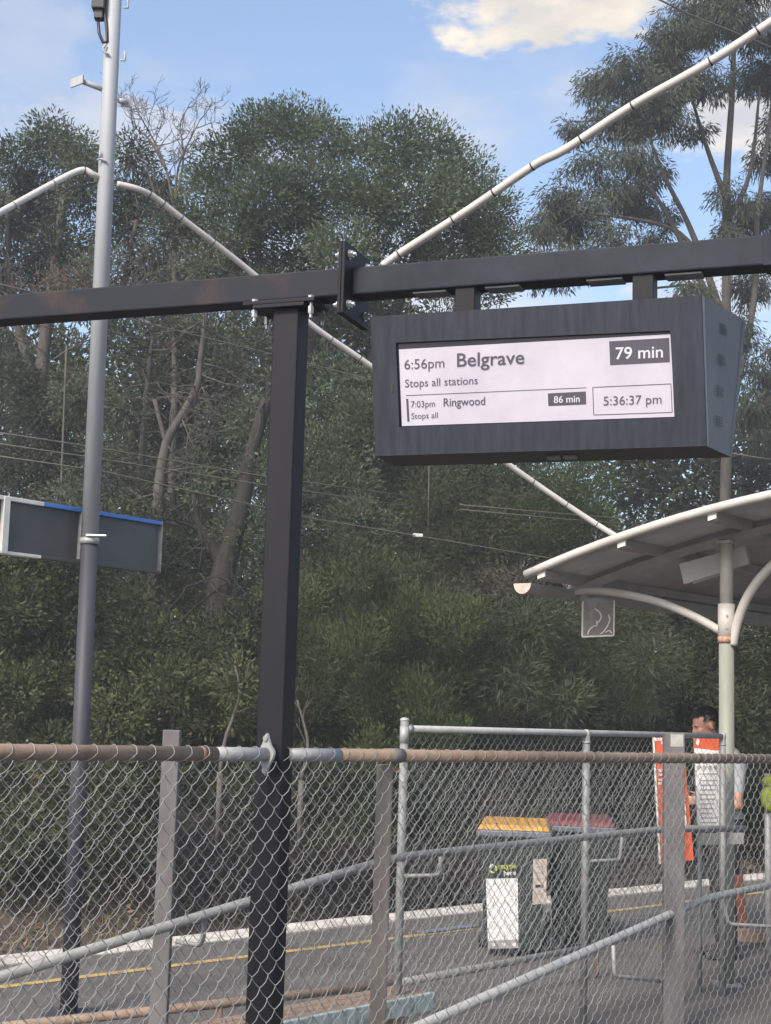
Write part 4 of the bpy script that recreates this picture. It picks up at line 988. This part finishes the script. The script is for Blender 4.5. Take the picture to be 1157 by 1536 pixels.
# eucalypt on the right
Ye = 29
bl4 = [(862, 198, 26), (885, 140, 34), (935, 112, 46), (985, 78, 42), (1038, 42, 50), (1100, 30, 52), (1150, 50, 44), (915, 182, 40), (968, 158, 48), (1020, 112, 46), (945, 235, 38), (975, 268, 34), (892, 250, 32), (842, 300, 38), (812, 345, 30), (878, 325, 46), (915, 365, 38), (955, 320, 30), (1002, 318, 24), (985, 360, 26), (1070, 120, 36), (1135, 118, 40), (1105, 300, 32), (1120, 330, 38), (1150, 240, 28), (1085, 360, 30), (1150, 320, 40), (860, 385, 40), (820, 410, 34), (1040, 200, 24), (1000, 180, 34),
       (845, 345, 34), (795, 395, 28), (935, 300, 34), (905, 290, 34), (1000, 135, 38), (948, 185, 38), (1010, 60, 40), (1060, 0, 50), (1130, -20, 50), (1180, 120, 50), (1180, 200, 40), (1130, 430, 40), (1040, 440, 34), (1110, 500, 36), (1150, 560, 45), (1120, 610, 45), (1150, 660, 40)]
b4 = base_at(1080, Ye)
tree('eucalypt_tree', 'tall open eucalypt with drooping leaf clumps right of the display', b4,
     [([b4, at(1085, 850, Ye), at(1092, 600, Ye), at(1090, 440, Ye), at(1090, 280, Ye), at(1098, 150, Ye), at(1102, 50, Ye), at(1110, -30, Ye)], .13, .035),
      ([at(1092, 640, Ye), at(1130, 460, Ye), at(1136, 330, Ye), at(1150, 220, Ye), at(1165, 100, Ye)], .08, .025),
      ([at(1085, 480, Ye), at(1058, 400, Ye), at(1030, 330, Ye), at(995, 260, Ye), at(965, 180, Ye)], .085, .025), ([at(1075, 470, Ye), at(1035, 390, Ye), at(1000, 320, Ye), at(950, 250, Ye), at(900, 220, Ye)], .075, .02),
      ([at(1060, 400, Ye), at(1020, 350, Ye), at(960, 330, Ye), at(880, 320, Ye)], .06, .02), ([at(1090, 300, Ye), at(1060, 220, Ye), at(1030, 120, Ye)], .07, .02), ([at(1092, 330, Ye), at(1125, 260, Ye), at(1140, 130, Ye)], .07, .02)],
     pb([(x, y, r * 1.04) for x, y, r in bl4], Ye, 1.8), 'leaf_euc', 'barkpale', .15, .026, 85, 68, .13, (0, 0, -1.4), out=.35, shell=.15, squash=.8)
# bare twig tree
Yb = 25; bb = base_at(250, Yb); root = empty('bare_tree', bb, 'leafless grey tree with fine upright twigs beside the pale pole', 'tree'); mb = MB()
mb.tube(smooth_path([bb, at(255, 800, Yb), at(262, 600, Yb), at(262, 400, Yb), at(262, 310, Yb)], 4), [.085 - .0032 * i for i in range(17)], 7)
for (a, b, c) in (((262, 320), (245, 240), (205, 165)), ((262, 320), (268, 250), (300, 180)), ((262, 400), (235, 300), (215, 235)), ((250, 255), (225, 210), (200, 190)), ((262, 310), (275, 240), (270, 190))):
    pts = smooth_path([at(*a, Yb), at(*b, Yb), at(*c, Yb)], 4); mb.tube(pts, [.030 * (1 - .09 * i) for i in range(len(pts))], 5)
    for q in pts[3:]:
        for _ in range(1): grow(mb, q, Vector((random.gauss(0, .8), random.gauss(0, .6), .7)).normalized(), random.uniform(.3, .55), .011, 3, .75, .2, .0035)
mk('trunk', mb, 'twig', root, smooth=True)
# pale trunk tree with dead twigs, big dark trunk
Yq = 20.5; q0 = base_at(235, Yq); root = empty('dead_tree', q0, 'pale forked trunk with tangled dead twigs between pole and black post', 'tree'); mb = MB()
tr = [q0, at(228, 960, Yq), at(232, 850, Yq), at(238, 740, Yq), at(250, 665, Yq), at(272, 625, Yq), at(296, 580, Yq), at(300, 545, Yq), at(308, 480, Yq), at(312, 448, Yq)]
pts = smooth_path(tr, 3); mb.tube(pts, [.105 - .003 * i for i in range(len(pts))], 8)
mb.tube(smooth_path([at(248, 662, Yq), at(240, 630, Yq), at(232, 600, Yq)], 3), .035, 6)
for q in pts[6:]:
    for _ in range(1): grow(mb, q, Vector((random.gauss(0, 1), random.gauss(0, .7), random.gauss(.1, .5))).normalized(), random.uniform(.5, 1.0), .014, 3, .7, .0, .004)
mk('trunk', mb, 'barkpale', root, smooth=True)
Yk = 19.5; k0 = base_at(328, Yk); root = empty('dark_tree', k0, 'thick dark leaning trunk with a low curved branch left of the black post', 'tree'); mb = MB()
mb.tube(smooth_path([k0, at(325, 1000, Yk), at(328, 900, Yk), at(345, 820, Yk), at(362, 760, Yk), at(375, 690, Yk), at(400, 600, Yk)], 4), [.22 - .006 * i for i in range(25)], 10)
mb.tube(smooth_path([at(340, 960, Yk), at(365, 945, Yk), at(392, 918, Yk), at(430, 900, Yk)], 4), [.10 - .004 * i for i in range(13)], 8)
mb.tube(smooth_path([at(335, 860, Yk), at(318, 815, Yk), at(300, 790, Yk), at(290, 740, Yk)], 4), [.08 - .004 * i for i in range(13)], 7)
for (x, y) in ((300, 800), (290, 750), (390, 620), (330, 880), (300, 860), (280, 880)):
    for _ in range(2): grow(mb, at(x, y, Yk - .2), Vector((random.gauss(0, 1), random.gauss(-.2, .5), random.gauss(0, .6))).normalized(), random.uniform(.4, .9), .016, 3, .7, -.05, .004)
mk('trunk', mb, 'bark', root, smooth=True)
P, D, Ln, Wd, T = blob_leaves(pb([(390, 640, 40), (370, 690, 40), (395, 700, 36), (420, 590, 40), (300, 730, 30)], Yk), 110, 40, .10, .075, .028, (0, 0, .3)); leaf_mesh('crown', P, D, Ln, Wd, T, 'leaf_dense', root)

# shrubs along the bank
def shrub(name, label, xs, ys, r, Y, leafm, L, W, clusters, per, sig, bias, barkm='bark', out=.8, inner=40, cat='shrub'):
    lst = []
    for x in xs:
        for y in ys: lst.append((x + random.uniform(-22, 22), y + random.uniform(-18, 18), r * random.uniform(.75, 1.2)))
    xm = sum(xs) / len(xs); b = base_at(xm, Y)
    return tree(name, label, b, [([b, b + UP * .5, at(xm, min(ys) + 60, Y)], .07, .02)], pb(lst, Y, 1.2), leafm, barkm, L, W, clusters, per, sig, bias, cat=cat, group='shrubs on the bank', limbs=False, out=out, inner=inner)
R_ = lambda a, b, s: list(range(a, b, s))
shrub('shrub', 'broad leafy dark green shrub beneath the station sign', R_(-40, 130, 52), R_(850, 1330, 58), 50, 18.6, 'leaf_shrub', .075, .032, 160, 50, .10, (0, 0, .2))
shrub('shrub', 'leafy green shrub between the charcoal pole and dark trunk', R_(160, 390, 52), R_(960, 1180, 52), 48, 18.2, 'leaf_shrub', .07, .030, 160, 52, .10, (0, 0, .2))
shrub('shrub', 'low dark shrub behind the flat topped left post', R_(130, 270, 50), R_(1150, 1290, 55), 42, 17.8, 'leaf_back', .07, .028, 140, 48, .10, (0, 0, .2))
shrub('shrub', 'tall dark leafy shrub rising behind the charcoal pole', R_(90, 300, 55), R_(800, 980, 55), 48, 20.8, 'leaf_back', .08, .026, 130, 50, .12, (0, 0, .2))
shrub('shrub', 'olive green shrub half hidden by the black post', R_(330, 470, 45), R_(1000, 1210, 52), 42, 18.8, 'leaf_back', .07, .022, 170, 50, .10, (0, 0, .4))
shrub('shrub', 'fine leaved bright green upright shrub right of the black post', R_(560, 690, 42), R_(930, 1240, 50), 42, 18.0, 'leaf_fine', .065, .013, 230, 75, .085, (0, 0, 1.3), out=.4)
shrub('shrub', 'fine leaved dull green shrub touching the black post', R_(450, 580, 42), R_(860, 1240, 52), 46, 18.9, 'leaf_shrub', .065, .014, 210, 70, .09, (0, 0, 1.0), out=.4)
shrub('shrub', 'narrow leaved wattle shrub with spreading sprays above the silver fence', R_(770, 960, 46), R_(925, 1120, 50), 46, 18.2, 'leaf_wattle', .115, .012, 150, 60, .11, (0, 0, .0))
shrub('shrub', 'grey brown twiggy shrub between the upright shrub and wattle', R_(670, 800, 45), R_(900, 1230, 55), 44, 19.4, 'leaf_twiggy', .085, .012, 150, 55, .11, (0, 0, .3), out=.5)
shrub('shrub', 'low leafy shrub in shade behind the wheelie bins', R_(800, 1010, 55), R_(1110, 1250, 50), 46, 19.3, 'leaf_back', .09, .018, 130, 50, .11, (0, 0, .1))
shrub('shrub', 'shadowed dark shrub behind the shelter column', R_(1010, 1230, 55), R_(900, 1260, 58), 54, 20.5, 'leaf_back', .09, .022, 140, 50, .12, (0, 0, .0))
shrub('shrub', 'soft grey green shrub under the hanging plate', R_(870, 1010, 48), R_(880, 1010, 48), 44, 20.6, 'leaf_twiggy', .08, .012, 160, 60, .11, (0, 0, .2))
shrub('shrub', 'dull olive shrub below the display and left of shelter roof', R_(640, 860, 52), R_(740, 930, 55), 52, 22, 'leaf_back', .085, .018, 150, 55, .13, (0, 0, .1))
shrub('shrub', 'yellowish green wattle behind the sloping conduit', R_(780, 880, 46), R_(715, 830, 46), 42, 21.5, 'leaf_fine', .085, .012, 170, 65, .10, (0, 0, .3))
shrub('shrub', 'dark mixed shrub around the leaning trunk', R_(380, 540, 50), R_(740, 1000, 55), 48, 20.8, 'leaf_dense', .07, .022, 150, 55, .11, (0, 0, .2))
bm = base_at(210, 23); tree('slender_tree', 'slender leafy tree filling the gap between pale pole and black post', bm, [([bm, at(205, 850, 23), at(215, 650, 23), at(230, 500, 23)], .09, .03)],
     pb([(180, 520, 36), (225, 560, 40), (190, 610, 40), (250, 470, 40), (330, 470, 44), (350, 560, 44), (380, 510, 40), (200, 740, 46), (270, 770, 46), (150, 760, 46), (330, 640, 40), (290, 700, 36), (160, 680, 44), (100, 740, 46), (240, 840, 46), (380, 800, 40), (300, 400, 40), (220, 440, 36), (150, 400, 40)], 23, .9), 'leaf_left', 'barkpale', .075, .022, 130, 50, .12, (0, 0, .1), shell=.2, inner=20)
# back row
for (xs, ys, lab) in ((R_(-80, 330, 95), R_(560, 1100, 95), 'dim background tree closing the view behind the station sign'), (R_(330, 720, 95), R_(520, 1100, 95), 'dim background tree closing the view behind the broad tree'), (R_(930, 1300, 95), R_(640, 1100, 95), 'dim background tree closing the view behind the shelter roof'), (R_(640, 900, 95), R_(780, 1100, 90), 'dim background tree behind the olive shrubs')):
    lst = [(x + random.uniform(-30, 30), y + random.uniform(-25, 25), 85 * random.uniform(.75, 1.15)) for x in xs for y in ys]
    xm = sum(xs) / len(xs); b = base_at(xm, 33)
    tree('background_tree', lab, b, [([b, at(xm, 900, 33), at(xm + 10, min(ys), 33)], .25, .06)], pb(lst, 33, 2), 'leaf_back', 'bark', .16, .06, 42, 30, .22, (0, 0, .1), group='background trees', inner=25)
# reddish dry foliage patch
root = empty('dry_shrub', base_at(90, 22.5), 'reddish brown dry twiggy foliage just above the beam near the pale pole', 'shrub'); mb = MB()
for x, y in ((60, 440), (110, 430), (150, 425), (200, 440), (250, 480), (120, 480), (80, 500)):
    for _ in range(2): grow(mb, at(x, y + 40, 22.5), Vector((random.gauss(0, .8), random.gauss(0, .5), .7)).normalized(), random.uniform(.5, .9), .016, 3, .6, .1, .0045)
q = base_at(90, 22.5); mb.tube(smooth_path([q, at(90, 800, 22.5), at(100, 520, 22.5)], 4), .018, 6)
mk('trunk', mb, 'twig', root, smooth=True)
P, D, Ln, Wd, T = blob_leaves(pb([(60, 430, 34), (110, 425, 34), (150, 430, 30), (200, 445, 26)], 22.5, .4), 70, 30, .12, .07, .022, (0, 0, 0)); leaf_mesh('crown', P, D, Ln, Wd, T, 'leaf_red', root)
for pts, lab in (([(352, 996), (360, 1035), (352, 1070), (338, 1110), (330, 1160)], 'pale crooked bare branch in the shrubs left of the black post'), ([(446, 1050), (456, 1085), (462, 1120), (452, 1170)], 'pale bare branch low against the right side of the black post')):
    P_ = smooth_path([at(x, y, 16.9) for x, y in pts], 4); mb = MB().tube(P_, [.012 + .0009 * i for i in range(len(P_))], 7)
    for q in P_[2:9:2]: grow(mb, q, Vector((random.gauss(0, 1), 0, .6)).normalized(), .3, .007, 1, .6, .1, .003)
    b_ = P_[-1]; mb.tube([b_, Vector((b_.x, b_.y + .1, .2))], .034, 7)
    o = mk('bare_branch', mb, 'branchpale', None, smooth=True, origin=Vector((b_.x, b_.y, .2))); tag(o, lab, 'branch')
# leaf litter and dry grass on the bank
lit = empty('leaf_litter', plat(8, 7, 0), kind='stuff'); 
n = 45000; s_ = rng.uniform(-6, 26, n); t_ = rng.uniform(4.8, 12, n)
def bank_z(s, t): 
    z = np.interp(t, [4.6, 5.6, 7, 9, 12, 18], [-1.05, -.75, -.1, .45, 1.0, 2.0]); return z + np.sin(s * 1.3 + t) * .12 + np.sin(s * .37 - t * .7) * .2
bz_ = bank_z(s_, t_)
P = np.array(e0)[None] * np.array([1, 1, 0]) + s_[:, None] * np.array(ed) + t_[:, None] * np.array(en); P[:, 2] = bz_ + rng.uniform(0, .05, n)
D = rng.normal(size=(n, 3)) * np.array([1, 1, .35]); leaf_mesh('litter', P, D, rng.uniform(.07, .16, n), rng.uniform(.02, .045, n), rng.random(n), 'leaf_litter', lit); tag(lit.children[0], kind='stuff')
lit2 = empty('dry_grass', plat(8, 7, 0), kind='stuff'); n = 9000
s_ = rng.uniform(-6, 26, n); t_ = rng.uniform(5.0, 9.5, n); P = np.array(e0)[None] * np.array([1, 1, 0]) + s_[:, None] * np.array(ed) + t_[:, None] * np.array(en); P[:, 2] = bank_z(s_, t_)
D = rng.normal(size=(n, 3)) * .45 + np.array([0, 0, 1.0]); leaf_mesh('grass', P, D, rng.uniform(.2, .5, n), rng.uniform(.008, .016, n), rng.random(n), 'leaf_grass', lit2); tag(lit2.children[0], kind='stuff')

# ------------------------------------------------------------------ haze volume added to lift the dark trees, in place of a window veil
hz_m = bpy.data.materials.new('veil_haze'); hz_m.use_nodes = True; hn = hz_m.node_tree.nodes
hn.remove(hn['Principled BSDF']); pv = hn.new('ShaderNodeVolumePrincipled'); pv.inputs['Color'].default_value = (.86, .92, 1, 1); pv.inputs['Density'].default_value = .0020
hz_m.node_tree.links.new(pv.outputs[0], hn['Material Output'].inputs['Volume'])
mb = MB().box(Vector((0, 0, 8.5)), X1 * 1600, Y1 * 1600, UP * 11.5)
hz_o = mk('veil_haze', mb, hz_m); tag(hz_o, kind='stuff')
